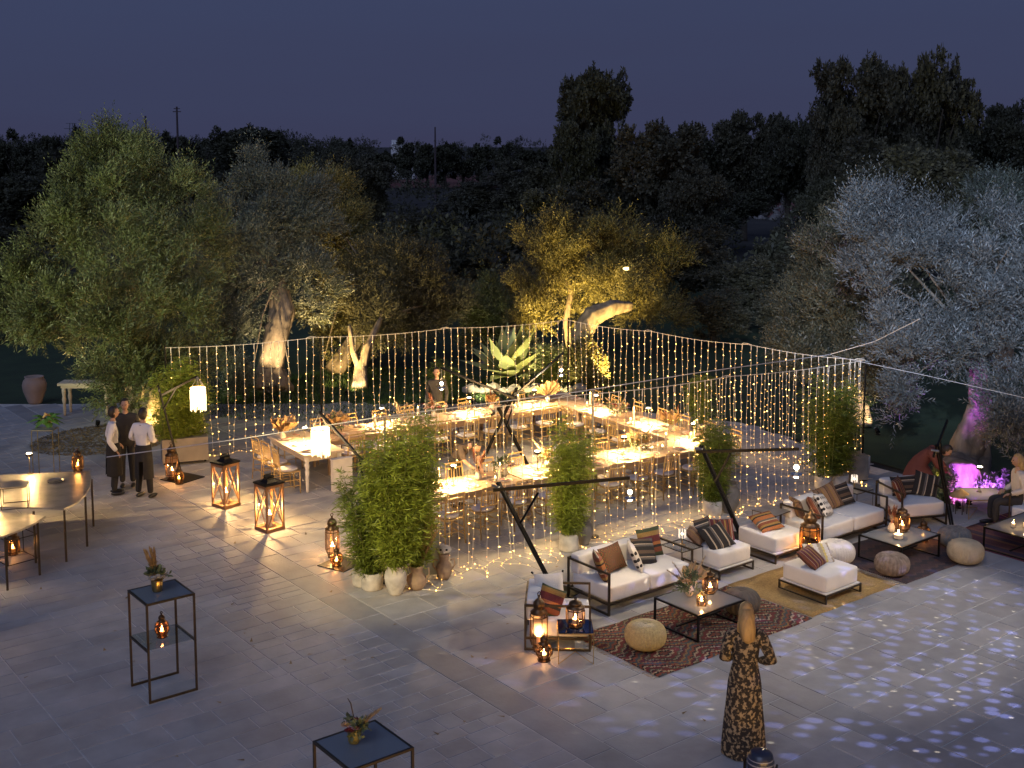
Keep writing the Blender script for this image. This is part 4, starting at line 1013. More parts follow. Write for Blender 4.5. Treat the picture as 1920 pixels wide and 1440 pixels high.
def bamboo(p, label, h, spread, n, leaf=None, z0=.3, foot=.11, L=.13, offs=(0, 0)):
    """a clump of canes; every cane carries whorls of drooping twigs with slender leaves"""
    t = thing('bamboo_plant', label, 'bamboo', p); BS = []; AX = []; LS = []
    for k in range(n):
        a = rnd.uniform(0, 2 * PI); q = rnd.random() ** .6; d = Vector((math.cos(a), math.sin(a), 0))
        s0 = d * foot * rnd.random() + Vector((offs[0] * rnd.uniform(-1, 1), offs[1] * rnd.uniform(-1, 1), z0)); hh = h * (1 - .42 * q * rnd.random()) * rnd.uniform(.72, 1.04) - z0
        tip = s0 + d * spread * q * 1.1 + Vector((rnd.gauss(0, .05), rnd.gauss(0, .05), hh)); mid = s0.lerp(tip, .55) - d * spread * q * .12 + Vector((0, 0, .05))
        MB().tube([s0, mid, tip], [.008, .006, .002], 5).build('culm', m_culm, t)
        m_ = int(hh / .075)
        for i in range(m_):
            u = .06 + .94 * i / m_; c = s0.lerp(mid, u / .55) if u < .55 else mid.lerp(tip, (u - .55) / .45)
            for j in range(2 + (rnd.random() < .35)):
                b_ = rnd.uniform(0, 2 * PI); BS.append(c); LS.append(rnd.uniform(.6, 1.2) * (.26 if u < .8 else .17) * (1 if u > .2 else .7))
                AX.append((math.cos(b_), math.sin(b_), rnd.uniform(.1, .9)))
    BS = np.array([tuple(x) for x in BS]); AX = unit(np.array(AX)); LS = np.array(LS); S_ = len(BS); out = []
    p1 = unit(np.cross(AX, np.array([0, 0, 1.]))); 
    for j in range(7):
        t_ = .25 + .75 * j / 6; base = BS + AX * (LS * t_)[:, None] + np.array([0, 0, -1]) * (LS * t_ * t_ * .45)[:, None]
        sd = 1 if j % 2 else -1
        ld = unit(AX * .7 + p1 * sd * NR.uniform(.3, .9, (S_, 1)) + np.array([0, 0, -.35]) + NR.normal(size=(S_, 3)) * .22); wv = unit(np.cross(ld, NR.normal(size=(S_, 3)) * .5 + np.array([0, 0, 1]))) * .0088
        ll = (L * NR.uniform(.65, 1.15, S_))[:, None]
        out.append(np.stack([base, base + ld * ll * .4 + wv, base + ld * ll, base + ld * ll * .4 - wv], 1))
    V = np.concatenate(out).reshape(-1, 3)
    link('foliage', np_mesh('foliage', V, np.arange(len(V)).reshape(-1, 4), leaf or L_bamboo), t)
    return t
CYL = lambda r0, r1, h: [(r0, 0), (r0 + .01, .02), ((r0 + r1) / 2 + .012, h * .5), (r1, h)]
AMPH = lambda r, h: [(r * .55, 0), (r * .62, .03), (r * .92, h * .35), (r, h * .6), (r * .9, h * .78), (r * .72, h * .86), (r * .74, h * .93), (r * .86, h)]
JUG = lambda r, h: [(r * .55, 0), (r * .8, h * .15), (r, h * .38), (r * .88, h * .55), (r * .55, h * .68), (r * .6, h * .85), (r * .72, h)]
# big group at the left end of the near curtain
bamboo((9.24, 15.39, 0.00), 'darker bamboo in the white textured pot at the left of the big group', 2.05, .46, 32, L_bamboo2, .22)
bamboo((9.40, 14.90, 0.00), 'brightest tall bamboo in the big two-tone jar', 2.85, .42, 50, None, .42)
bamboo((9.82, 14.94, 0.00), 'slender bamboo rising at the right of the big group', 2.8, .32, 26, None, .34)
pot((9.23, 15.31, 0.00), 'white textured pot of the darker bamboo', CYL(.15, .17, .27), m_pot)
pot((9.20, 15.54, 0.00), 'second white textured pot, half hidden at the far left of the group', CYL(.15, .16, .25), m_pot)
pot((9.39, 14.89, 0.00), 'large two-tone whitewashed jar with rust red rim', AMPH(.17, .46), m_pot, n=26)
pot((9.76, 14.87, 0.00), 'brown earthen jug with wide mouth holding dried grass', JUG(.16, .38), m_terra, (.33, .13))
pot((10.34, 14.97, 0.00), 'grey-brown face jug standing alone right of the big group', JUG(.13, .42), m_terra, (.30, .10))
fj = thing('face_mask', 'pale carved face mask resting on the mouth of the lone jug', 'mask', Vector((10.34, 14.97, 0.00)) + Vector((0, 0, .415)))
b = MB(); b.ball((0, 0, .06), (.12, .10, .07), 14, 8); b.ball((0, -.10, .05), (.02, .03, .03), 8, 6)
for s in (-1, 1): b.ball((s * .045, -.085, .08), (.02, .015, .015), 8, 6, 1)
b.build('face', [m_pot, m_black], fj, rz=face(-AW), smooth=True)
dg = thing('dried_grass', 'tall golden dried grass bunch in the brown jug', 'dried grass', Vector((9.77, 14.86, 0.00)) + Vector((0, 0, .28)))
for k in range(26):
    b = MB(); a = rnd.gauss(-.6, .5); plume(b, (0, 0, 0), a, rnd.uniform(1.1, 1.45), rnd.uniform(.7, 1.05), .03, 26); b.build('stalk', m_tan, dg)
pn = thing('zinc_screen', 'plain grey metal panel standing behind the brown jug', 'panel', (10.15, 15.09, 0.00), R(-20))
MB().box((0, 0, .42), (.30, .03, .70)).build('panel', pbr('grey_zinc', (.22, .24, .23), .5, .5), pn)
for s in (-1, 1): MB().bar((s * .13, 0, 0), (s * .13, 0, .09), .02).build('leg', m_black, pn)
bamboo((12.82, 14.83, 0.00), 'middle bamboo in a white pot in front of the near light curtain', 2.3, .30, 36, None, .26)
pot((12.78, 14.80, 0.00), 'white tapered pot of the middle bamboo', CYL(.16, .15, .28), m_pot)
pot((13.16, 14.84, 0.00), 'tall grey clay vase right behind the middle bamboo', AMPH(.15, .46), m_greypot)
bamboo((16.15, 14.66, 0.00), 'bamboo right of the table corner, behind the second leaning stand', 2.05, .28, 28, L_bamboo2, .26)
pot((16.11, 14.61, 0.00), 'white pot of the bamboo at the table corner', CYL(.16, .17, .28), m_pot)
pot((16.47, 14.53, 0.00), 'wide grey clay amphora right beside the corner bamboo', AMPH(.20, .56), m_greypot)
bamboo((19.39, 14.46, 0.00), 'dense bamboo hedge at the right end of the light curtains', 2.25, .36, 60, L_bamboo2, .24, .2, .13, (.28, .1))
pot((19.10, 14.41, 0.00), 'white pot under the left edge of the bamboo hedge', CYL(.15, .16, .26), m_pot)
pot((19.48, 14.30, 0.00), 'second white pot under the middle of the bamboo hedge', CYL(.16, .17, .25), m_pot)
pot((20.49, 14.49, 0.00), 'tall pale pot with thin stems right of the bamboo hedge', CYL(.12, .15, .42), m_pot)
bx = thing('planter_box', 'dark grey planter box behind the bamboo hedge', 'planter', (20.01, 14.46, 0.00), R(-30)); MB().box((0, 0, .30), (.62, .4, .5)).build('box', m_greypot, bx)
MB().bar((-.27, 0, 0), (-.27, 0, .05), .04).bar((.27, 0, 0), (.27, 0, .05), .04).build('feet', m_black, bx)
# planter with hedge behind the waiters' stand
bx = thing('planter_box', 'long grey planter box behind the left leaning stand', 'planter', (9.88, 24.04, 0.00), T5 + R(-12))
MB().box((0, 0, .33), (.95, .38, .50)).build('box', pbr('taupe_planter', (.26, .225, .18), .6), bx)
for s in (-1, 1): MB().bar((s * .42, 0, 0), (s * .42, 0, .08), .05).build('foot', m_black, bx)
bamboo((9.90, 24.14, 0.00), 'broad bamboo hedge in the long grey planter', 2.3, .30, 60, None, .52, .12, .13, (.42, .1))
for (p, h_, sp_w, n_c, label) in (
    ((17.08, 24.84, 0.00), 1.5, .17, 16, 'narrow conical bamboo behind the left rear curtain, left of the agave'),
    ((19.74, 23.56, 0.00), 1.7, .30, 22, 'green bamboo behind the curtains between agave and leaning trunk'),
    ((20.55, 19.09, 0.00), 1.6, .24, 18, 'dim green bamboo behind the right rear curtain')):
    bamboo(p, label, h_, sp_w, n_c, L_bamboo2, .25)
    pot((p[0], p[1], 0), 'small pot under the %s' % label, CYL(.16, .18, .3), m_greypot)
# big clay jar and console by the lawn edge
pot((9.15, 32.16, 0.00), 'huge pale terracotta jar alone at the far left terrace edge', [(.155, 0), (.185, .05), (.285, .33), (.31, .50), (.275, .62), (.225, .67), (.245, .72)], pbr('pale_terracotta', (.36, .26, .20), .85, var=.2, vs=3), n=30, name='clay_jar', cat='jar')
cs = thing('console_table', 'old wooden console table half hidden under the big left olive', 'table', (9.72, 30.12, 0.00), R(-38))
MB().box((.15, 0, .80), (1.35, .5, .06)).build('top', m_pale, cs); MB().box((.15, 0, .735), (1.2, .42, .07)).build('apron', m_pale, cs)
for sx in (-.38, .68):
    for sy in (-.2, .2): MB().lathe([(.03, 0), (.04, .1), (.035, .3), (.055, .42), (.04, .5), (.055, .62), (.05, .70)], 10).build('leg', m_pale, cs, (sx, sy, 0), smooth=True)

# ================================================================== LANTERNS
m_antique = pbr('antique_bronze', (.11, .065, .032), .38, .85, var=.3, vs=20)
m_amber = pane('amber_glass', (.95, .66, .36), .04)
m_pinkg = pane('rosy_glass', (.97, .80, .66), .03)
def lantern(p, label, h, r, glass=None, sides=6, e=7., squat=False, rz=None, group='moroccan style lanterns'):
    """many-sided metal lantern: foot, posts, glass, rings, dome, ring handle, candle"""
    t = thing('lantern', label, 'lantern', p, rnd.uniform(0, 1) if rz is None else rz, group)
    bh = h * (.56 if not squat else .52); z0 = h * .08
    MB().lathe([(r * .8, 0), (r * .85, z0 * .4), (r * .55, z0)], sides).build('foot', m_antique, t)
    prof = [(r * .8, z0), (r, z0 + bh * .12), (r, z0 + bh * .9), (r * .9, z0 + bh)] if not squat else [(r * .55, z0), (r, z0 + bh * .4), (r * .95, z0 + bh * .75), (r * .6, z0 + bh)]
    MB().lathe(prof, sides, cap=(False, False)).build('glass', glass or m_pinkg, t)
    b = MB()
    for k in range(sides):
        a = 2 * PI * k / sides
        b.tube([(q[0] * 1.02 * math.cos(a), q[0] * 1.02 * math.sin(a), q[1]) for q in prof], .006 + r * .02, 4)
    b.build('posts', m_antique, t)
    b = MB()
    for q in (prof[1], prof[2]) if not squat else (prof[1], prof[2]):
        rr = q[0] * 1.03
        for k in range(sides):
            a, c_ = 2 * PI * k / sides, 2 * PI * (k + 1) / sides
            b.bar((rr * math.cos(a), rr * math.sin(a), q[1]), (rr * math.cos(c_), rr * math.sin(c_), q[1]), .008 + r * .02)
    b.build('rings', m_antique, t)
    zt = z0 + bh; d = h - zt; w = prof[-1][0]
    MB().lathe([(w * 1.12, zt), (w * 1.15, zt + .02 * h), (w * .72, zt + d * .18), (w * .70, zt + d * .24), (w * .82, zt + d * .34), (w * .74, zt + d * .5), (w * .42, zt + d * .64), (w * .18, zt + d * .7), (w * .16, zt + d * .84)], 12, cap=(False, True)).build('dome', m_antique, t, smooth=True)
    rr = d * .1; b = MB()
    b.tube([(rr * math.cos(a), 0, zt + d * .9 + rr * math.sin(a)) for a in [k * PI / 5 for k in range(11)]], .006, 5); b.build('ring_handle', m_antique, t)
    ch = bh * .3; MB().lathe([(r * .34, z0), (r * .34, z0 + ch)], 12).build('candle', m_wax, t)
    MB().lathe([(.003, z0 + ch), (.013, z0 + ch + .02), (.013, z0 + ch + .032), (.002, z0 + ch + .07)], 8).build('flame', m_flame, t, smooth=True)
    if e: lamp('POINT', 'candle_light', (0, 0, z0 + ch + .05), e, (1, .56, .22), .02, parent=t)
    return t
def plate_base(p, s, label, rz=R(20)):
    t = thing('metal_plate', label, 'plate', p, rz); MB().box((0, 0, .008), (s, s, .016)).build('plate', m_black, t); return t
plate_base((9.39, 16.53, 0.00), .55, 'black square steel plate under the two lanterns left of the big bamboo')
lantern((9.43, 16.89, 0.02), 'tall bronze lantern left of the big bamboo', .74, .115, e=30)
lantern((9.28, 16.49, 0.02), 'small round amber lantern in front of the tall one by the big bamboo', .33, .10, m_amber, 8, 14, True)
lantern((9.14, 22.93, 0.02), 'clear tall lantern on the base plate of the left leaning stand', .78, .125, e=22)
lantern((9.13, 22.55, 0.02), 'small red-brown lantern on the base plate of the left leaning stand', .42, .10, m_amber, 8, 5, True)
lantern((9.82, 11.98, 0.00), 'tall black lantern standing on the floor against the single armchair', .82, .115, e=10, rz=.2)
lantern((9.67, 11.69, 0.00), 'small black lantern on the floor in front of the tall one at the armchair', .38, .11, m_pinkg, 8, 5, True)
# two tall wooden crate lanterns
m_teak = pbr('teak', (.26, .125, .05), .55, var=.25, vs=8, bump=.2)
def crate_lantern(p, label, rz):
    t = thing('wooden_lantern', label, 'lantern', p, rz, 'tall wooden floor lanterns'); w, h = .17, .78
    MB().box((0, 0, .03), (.38, .38, .06)).build('base', m_teak, t)
    for sx in (-1, 1):
        for sy in (-1, 1): MB().box((sx * w, sy * w, .06 + h / 2), (.032, .032, h)).build('post', m_teak, t)
    b = MB()
    for k in range(4):
        a = k * PI / 2; M_ = Matrix.Rotation(a, 3, 'Z')
        b.bar(M_ @ Vector((-w, -w - .012, .07)), M_ @ Vector((w, -w - .012, .06 + h)), .012, .016); b.bar(M_ @ Vector((w, -w - .0135, .07)), M_ @ Vector((-w, -w - .0135, .06 + h)), .012, .016)
        b.bar(M_ @ Vector((-w + .018, -w, h + .03)), M_ @ Vector((w - .018, -w, h + .03)), .028, .05)
    b.build('cross_braces', m_teak, t)
    for k in range(4):
        a = k * PI / 2; M_ = Matrix.Rotation(a, 3, 'Z')
        MB().add([M_ @ Vector(v) for v in ((-w + .02, -w, .062), (w - .02, -w, .062), (w - .02, -w, h + .004), (-w + .02, -w, h + .004))], [(0, 1, 2, 3)]).build('glass_pane', m_glass, t)
    b = MB(); b.box((0, 0, h + .075), (.40, .40, .03)); b.lathe([(.16, h + .09), (.10, h + .135), (.09, h + .17), (.11, h + .19)], 4, twist=PI / 4); b.build('roof', m_black, t)
    MB().tube([(-.09, 0, h + .18), (-.09, 0, h + .225), (.09, 0, h + .225), (.09, 0, h + .18)], .01, 6).build('handle', m_black, t)
    MB().lathe([(.045, .06), (.045, .27)], 14).build('candle', m_wax, t)
    MB().lathe([(.004, .272), (.016, .292), (.015, .31), (.002, .36)], 10).build('flame', m_flame, t, smooth=True)
    lamp('POINT', 'candle_light', (0, 0, .38), 55, (1, .58, .22), .012, parent=t)
crate_lantern((9.27, 20.65, 0.00), 'farther tall wooden lantern with crossed braces on the open terrace', R(15))
crate_lantern((9.29, 18.88, 0.00), 'nearer tall wooden lantern with crossed braces, by the left end chairs', R(8))

# ================================================================== COCKTAIL TABLES AND BAR
m_smoke = pane('smoked_glass', (.52, .56, .58), .16, .03, (.30, .32, .33), .55)  # grey diffuse body imitates sky reflected in the glass
m_clear_t = pane('clear_table_glass', (.80, .84, .86), .08, .02)
def cocktail(p, label, w, h):
    t = thing('cocktail_table', label, 'table', p, 0, 'tall steel cocktail tables'); a = w / 2; s = .024
    for sx in (-1, 1):
        for sy in (-1, 1): MB().box((sx * a, sy * a, h / 2 - .012), (s, s, h - .026)).build('leg', m_bronze, t)
    for sy in (-1, 1):
        MB().bar((-a + .0125, sy * a, .0145), (a - .0125, sy * a, .0145), s).build('floor_rail', m_bronze, t)
    b = MB()
    for k in (-1, 1):
        b.bar((-a - .012, k * a, h - .012), (a + .012, k * a, h - .012), s); b.bar((k * a, -a + .0122, h - .0121), (k * a, a - .0122, h - .0121), s)
    b.build('top_frame', m_bronze, t)
    for k in (-1, 1): MB().bar((k * a, -a + .0125, h * .52), (k * a, a - .0125, h * .52), s).build('shelf_rail', m_bronze, t)
    MB().box((0, 0, h - .006), (w - .026, w - .026, .008)).build('glass_top', m_smoke, t)
    MB().box((0, 0, h * .52 + .017), (w - .026, w - .03, .008)).build('glass_shelf', m_clear_t, t)
cocktail((5.39, 14.0, 0), 'tall square glass-topped steel table at the left with a lantern on its shelf', .6, 1.26)
lantern((5.38, 13.99, .678), 'little coloured glass lantern on the shelf of the left cocktail table', .33, .085, pane('stained_glass', (.95, .55, .34), .05), 8, 3.5, True)
TBx = (5.40, 9.16, 1.26)
cocktail((TBx[0], TBx[1], 0), 'tall square glass-topped steel table cut off by the bottom edge', .66, 1.26)
def posy(p, label, kind):
    t = thing('posy', label, 'flowers', p); t.scale = (1.5,) * 3 if kind else (1.25,) * 3
    MB().lathe([(.038, 0), (.042, .01), (.05, .095), (.046, .1)], 16).build('pot', m_brass if kind else pbr('olive_glaze', (.16, .15, .05), .35), t, smooth=True)
    for k in range(5 if kind else 2):
        b = MB(); plume(b, (0, 0, .08), (1.6 + .3 * k) if kind else (face(-RT) + 1.2 + .15 * k), 1.45 - .12 * (k % 3) if kind else .85, .30 if kind else .30, .03, 110); b.build('plume', m_pampas if not kind else m_tan, t)
    for k in range(7):
        a = k * .9; b = MB(); bloom(b, (0, 0, 0), .04); b.build('bloom', (m_cream if kind else (m_peach, m_wine, m_rose)[k % 3]), t, (.06 * math.cos(a), .06 * math.sin(a), .115 + .02 * (k % 2)))
    if not kind: MB().tube([(.0, 0, .09), (.01, .02, .2), (-.01, .02, .30), (-.03, .03, .34)], [.006, .005, .005, .003], 5).build('twig', m_bark2, t)
    V, F = sprigs([(0, 0, .12, .06)], 26, 5, .045, .03, .05, tuft=.025, per=4, shoot=0); tag(link('greenery', np_mesh('greenery', V, F, m_sage), t), kind='stuff')
posy((5.36, 14.05, 1.262), 'cream flowers and dried wheat in a brass cup on the left cocktail table', True)
posy((TBx[0] - .05, TBx[1] + .08, 1.262), 'orange and pink posy with a pampas plume on the bottom cocktail table', False)
m_zinc = pbr('brushed_zinc', (.42, .40, .36), .38, .75, var=.35, vs=4, bump=.15, bs=30)
def bar_table(label, base, pts, h, legs):
    """a zinc bar top cut as a slice of a big circle"""
    t = thing('bar_table', label, 'table', base, 0, 'curved zinc bar tables'); o = Vector(base); b = MB()
    top = [Vector((p[0], p[1], 0)) - Vector((o.x, o.y, 0)) for p in pts]; n = len(top)
    b.add([(p.x, p.y, h) for p in top] + [(p.x, p.y, h - .03) for p in top], [tuple(range(n)), tuple(range(2 * n - 1, n - 1, -1))] + [(i, i + n, (i + 1) % n + n, (i + 1) % n) for i in range(n)])
    ob = b.build('top', m_zinc, t); 
    for q in legs:
        MB().box((q[0] - o.x, q[1] - o.y, h / 2 - .016), (.03, .03, h - .032)).build('leg', m_bronze, t)
bz = .9
A_ = [(5.11, 22.56, 0.90), (5.86, 21.97, 0.90), (6.43, 21.70, 0.90), (7.00, 21.44, 0.90), (6.87, 20.96, 0.90), (6.69, 20.47, 0.90), (6.42, 19.95, 0.90), (6.15, 19.58, 0.90), (5.90, 19.41, 0.90), (5.51, 19.79, 0.90), (4.63, 20.58, 0.90)]
bar_table('rear curved zinc bar table at the left edge with a lantern on its corner', (A_[5][0], A_[5][1], 0), A_[::-1], bz, [A_[4], A_[6], A_[8], (5.49, 19.66, 0.90), (4.84, 21.10, 0.90)])
B_ = [(4.60, 20.10, 0.90), (5.01, 19.82, 0.90), (5.27, 19.55, 0.90), (5.54, 19.19, 0.90), (5.30, 18.93, 0.90), (5.02, 18.72, 0.90), (4.72, 18.57, 0.90), (4.21, 18.51, 0.90)]
bar_table('front curved zinc bar table cut by the left edge', (B_[4][0], B_[4][1], 0), B_[::-1], bz, [(5.37, 19.05, 0.90), (4.78, 18.68, 0.90), (4.40, 18.98, 0.90)])
lantern((6.82, 21.53, 0.90), 'bronze lantern on the corner of the rear zinc bar', .42, .10, m_amber, 8, 4)
lantern((5.31, 20.30, 0.00), 'bronze lantern on the floor under the front zinc bar', .45, .11, m_amber, 8, 5)
def wire_cube(p, label, w, h, rz=0., d=None, m=None, top=False):
    t = thing('wire_stand', label, 'stand', p, rz, 'thin wire stands'); a = w / 2; c_ = (d or w) / 2; b = MB(); r = .012
    for sx in (-1, 1):
        for sy in (-1, 1): b.bar((sx * a, sy * c_, 0), (sx * a, sy * c_, h), r)
    b.build('legs', m or m_bronze, t); b = MB()
    for z in (r / 2, h - r / 2):
        for s in (-1, 1): b.bar((-a, s * c_, z), (a, s * c_, z), r * .98); b.bar((s * a, -c_, z + .0003), (s * a, c_, z + .0003), r * .96)
    b.build('rails', m or m_bronze, t)
    if top: MB().box((0, 0, h + .004), (w + .012, (d or w) + .012, .008)).build('top', top, t)
    return t
wire_cube((5.32, 20.04, 0.90), 'thin wire cube riser standing on the rear zinc bar', .40, .36, R(-20), top=m_zinc)
wire_cube((5.29, 20.06, 0.00), 'low wire frame around the floor lantern under the front bar', .5, .42, R(10))
wire_cube((7.07, 24.28, 0.00), 'tall thin wire pedestal behind the rear zinc bar carrying leaves', .42, 1.12, R(-38), .3, m_brass, m_zinc)
wc = (7.21, 24.59, 1.13)
t = thing('leaf_bowl', 'white bowl with broad green leaves on the tall wire pedestal', 'bowl', wc)
MB().lathe([(.06, 0), (.09, .02), (.15, .13), (.14, .14), (.08, .04)], 16, cap=(True, False)).build('bowl', m_pot, t, smooth=True)
L_mon = leafmat('broad_leaf', (.07, .15, .025), (.09, .17, .04), .2)
for k in range(16):
    a = k * 2.4; b = MB(); d = Vector((math.cos(a), math.sin(a), .5 - .05 * k)).normalized(); s = d.cross(Vector((0, 0, 1))).normalized(); L_ = rnd.uniform(.28, .42)
    c0 = Vector((0, 0, .1)); b.add([c0, c0 + d * L_ * .5 + s * .08, c0 + d * L_ + Vector((0, 0, -.08)), c0 + d * L_ * .5 - s * .08, c0 + d * L_ * .5 + Vector((0, 0, .03))], [(0, 1, 4), (1, 2, 4), (2, 3, 4), (3, 0, 4)]); b.build('leaf', L_mon, t)
MB().tube([(-.1, 0, .1), (-.02, 0, .22), (.1, .02, .16)], [.02, .035, .01], 7).build('driftwood', m_tan, t)
table_lamp(0, 0, 0, 'lit slim lamp at the back left of the rear zinc bar', .36, 75, None, (6.08, 21.88, 0.90))
table_lamp(0, 0, 0, 'lit slim lamp at the left edge of the rear zinc bar', .36, 90, None, (5.13, 20.68, 0.90))
table_lamp(0, 0, 0, 'lit slim lamp at the left edge of the front zinc bar', .36, 60, None, (4.67, 19.25, 0.90))
gb = thing('glass_tray', 'steel tray of cutlery on the rear zinc bar', 'tray', (6.28, 21.07, 0.90))
MB().lathe([(.13, 0), (.15, .03), (.145, .03), (.12, .006)], 14).build('tray', m_pole, gb)
for k in range(5): MB().bar((-.1, -.05 + k * .025, .02), (.1, -.04 + k * .022, .035), .01, .006).build('knife', m_pole, gb)

# ================================================================== LOUNGE
m_lin = pbr('white_linen', (.74, .71, .65), .92, var=.05, vs=3, bump=.55, bs=9)
def cushion(name, c, d, parent, mat, puff=.03, r=.05, n=9, rz=0.):
    """rounded upholstered block"""
    x, y, z = d[0] / 2, d[1] / 2, d[2] / 2; vs = []; fs = []; idx = {}
    def sup(u, v, w):
        p = Vector((u, v, w)); L_ = (abs(u) ** 16 + abs(v) ** 16 + abs(w) ** 16) ** (1 / 16); p /= L_
        bulge = 1 + puff * (1 - u * u) * (1 - v * v)
        return (p.x * x, p.y * y, p.z * z * (bulge if abs(w) > .99 else 1))
    g = [math.sin(PI / 2 * (-1 + 2 * i / n)) for i in range(n + 1)]
    b = MB()
    for ax in range(3):
        for s in (-1, 1):
            o = len(vs); q = []
            for i in g:
                for j in g:
                    uvw = [0, 0, 0]; uvw[ax] = s; uvw[(ax + 1) % 3] = i; uvw[(ax + 2) % 3] = j
                    q.append(sup(*uvw))
            f = []
            for i in range(n):
                for j in range(n):
                    k = i * (n + 1) + j; f.append((k, k + n + 1, k + n + 2, k + 1) if s > 0 else (k, k + 1, k + n + 2, k + n + 1))
            b.add(q, f)
    ob = b.build(name, mat, parent, c, rz, smooth=True)
    import bmesh
    bm = bmesh.new(); bm.from_mesh(ob.data); bmesh.ops.remove_doubles(bm, verts=bm.verts, dist=1e-4); bm.to_mesh(ob.data); bm.free()
    return ob
def seat_frame(t, w, d, h=.64, arms=True):
    """square steel tube loops at both sides, rails between"""
    a, c_ = w / 2, d / 2; s = .028
    for k in (-1, 1):
        b = MB()
        for y in (-c_, c_): b.box((k * a, y, h / 2), (s, s, h))
        b.bar((k * a, -c_ + .0142, h - .0141), (k * a, c_ - .0142, h - .0141), s); b.bar((k * a, -c_ + .0142, .0143), (k * a, c_ - .0142, .0143), s); b.bar((k * a, -c_ + .0142, .17), (k * a, c_ - .0142, .17), s)
        b.build('side_frame', m_bronze, t)
    b = MB()
    for y in (-c_, c_): b.bar((-a + .0142, y, .1701), (a - .0142, y, .1701), s)
    b.build('rail', m_bronze, t)
    MB().bar((-a + .0142, c_, h - .0142), (a - .0142, c_, h - .0142), s).build('back_rail', m_bronze, t)
def sofa(label, p, rz, w, d, n, name='sofa', cat='sofa'):
    t = thing(name, label, cat, p, rz, 'white lounge seats on steel frames')
    seat_frame(t, w, d)
    cw = (w - .04) / n
    for k in range(n):
        x = -w / 2 + .02 + cw * (k + .5)
        cushion('seat_cushion', (x, -.02, .30), (cw - .008, d - .05, .24), t, m_lin, .012)
        cushion('back_cushion', (x, d / 2 - .11, .55), (cw - .012, .19, .30), t, m_lin, .06)
    return t
sofa('white two-seat sofa on a steel frame at the kilim rug, in front', (12.22, 12.71, 0), 0, 1.72, .9, 2)
sofa('white two-seat sofa on a steel frame farther right, before the bamboo', (16.9, 12.5, 0), 0, 1.80, .88, 2)
a1, a2, a3 = Vector((9.68, 12.09)), Vector((10.33, 11.52)), Vector((10.25, 12.75))
cc = (a2 + a3) / 2
sofa('single white armchair seen from its side, with lanterns at its foot', (cc.x, cc.y, 0), face((a2 - a1)), .86, .87, 1, 'armchair', 'armchair')
sofa('white armchair with dark cushions near the purple lit trunk', (18.75, 12.2, 0), R(-24), .9, .85, 1, 'armchair', 'armchair')
sofa('white armchair cut off by the right edge', (20.15, 10.5, 0), R(-70), .9, .85, 1, 'armchair', 'armchair')
def ottoman(label, x0, x1, y0, y1, wide=0.):
    t = thing('ottoman', label, 'ottoman', ((x0 + x1) / 2, (y0 + y1) / 2, 0), 0, 'white square ottomans'); w, d = x1 - x0, y1 - y0; b = MB(); s = .025
    a, c_ = w / 2 + .02, d / 2 + .02
    for sx in (-1, 1):
        bb = MB()
        for sy in (-1, 1): bb.box((sx * a, sy * c_, .075), (s, s, .15))
        bb.bar((sx * a, -c_ + .0127, .0127), (sx * a, c_ - .0127, .0127), s); bb.bar((sx * a, -c_ + .0127, .137), (sx * a, c_ - .0127, .137), s); bb.build('side_frame', m_bronze, t)
    for sy in (-1, 1): b.bar((-a + .0127, sy * c_, .1371), (a - .0127, sy * c_, .1371), s)
    b.build('rail', m_bronze, t)
    MB().box((0, 0, .155), (w + .03, d + .03, .02)).build('board', m_lin, t)
    cushion('pad', (0, 0, .29), (w, d, .25), t, m_lin, .012)
ottoman('white ottoman with dark striped cushions right beside the front sofa', 13.72, 14.47, 12.27, 13.02)
ottoman('white ottoman carrying one orange striped pillow', 14.98, 15.72, 12.2, 13.02)
ottoman('front white ottoman with a red striped and a yellow pillow on the jute rug', 14.19, 14.99, 10.60, 11.43)
# --- pillows
S = lambda *a: list(a)
K = lambda r, g, b_, w: (r, g, b_, w)
blk, wine, rust, och, crm, grn, gry, org = (.018, .016, .015), (.11, .02, .02), (.17, .05, .022), (.25, .15, .04), (.40, .33, .23), (.05, .065, .028), (.09, .082, .075), (.33, .12, .035)
m_p = dict(
    dark=banded('dark_striped_weave', [(*blk, 3), (*crm, .7), (*blk, 2), (*gry, 1), (*crm, .4)], 0, .24),
    red=banded('red_striped_weave', [(*wine, 2), (*och, 1), (*wine, 1), (*blk, .6), (*rust, 1.2), (*crm, .3)], 0, .17),
    orange=banded('orange_striped_weave', [(*org, 2), (*blk, .7), (*och, 1), (*rust, 1.5), (*crm, .4), (*gry, 1)], 1, .26),
    multi=banded('multicolour_striped_weave', [(*wine, 2), (*och, 1.4), (*grn, 1.5), (*rust, 1.5), (*blk, .8), (*org, 1)], 1, .40),
    brown=banded('brown_striped_weave', [(*blk, 1.6), (*gry, .8), (*crm, .35), (*blk, 1.2), (.10, .065, .04, 1.4)], 1, .2),
    kilim=banded('diamond_kilim_weave', [(*wine, 1), (*och, .7), (*blk, .8), (*grn, .8), (*rust, 1)], 0, .55, dia=(.085, .10, .017)),
    tan=banded('tan_striped_weave', [(.16, .09, .05, 2), (*och, .6), (.22, .13, .07, 2), (*blk, .4)], 0, .16),
    white=pbr('white_cotton', (.68, .63, .54), .92, bump=.3, bs=50),
    yellow=banded('yellow_white_weave', [(*crm, 1.4), (.62, .50, .16, .8), (.66, .62, .54, 1.6)], 0, .16, .5, .03, .01))
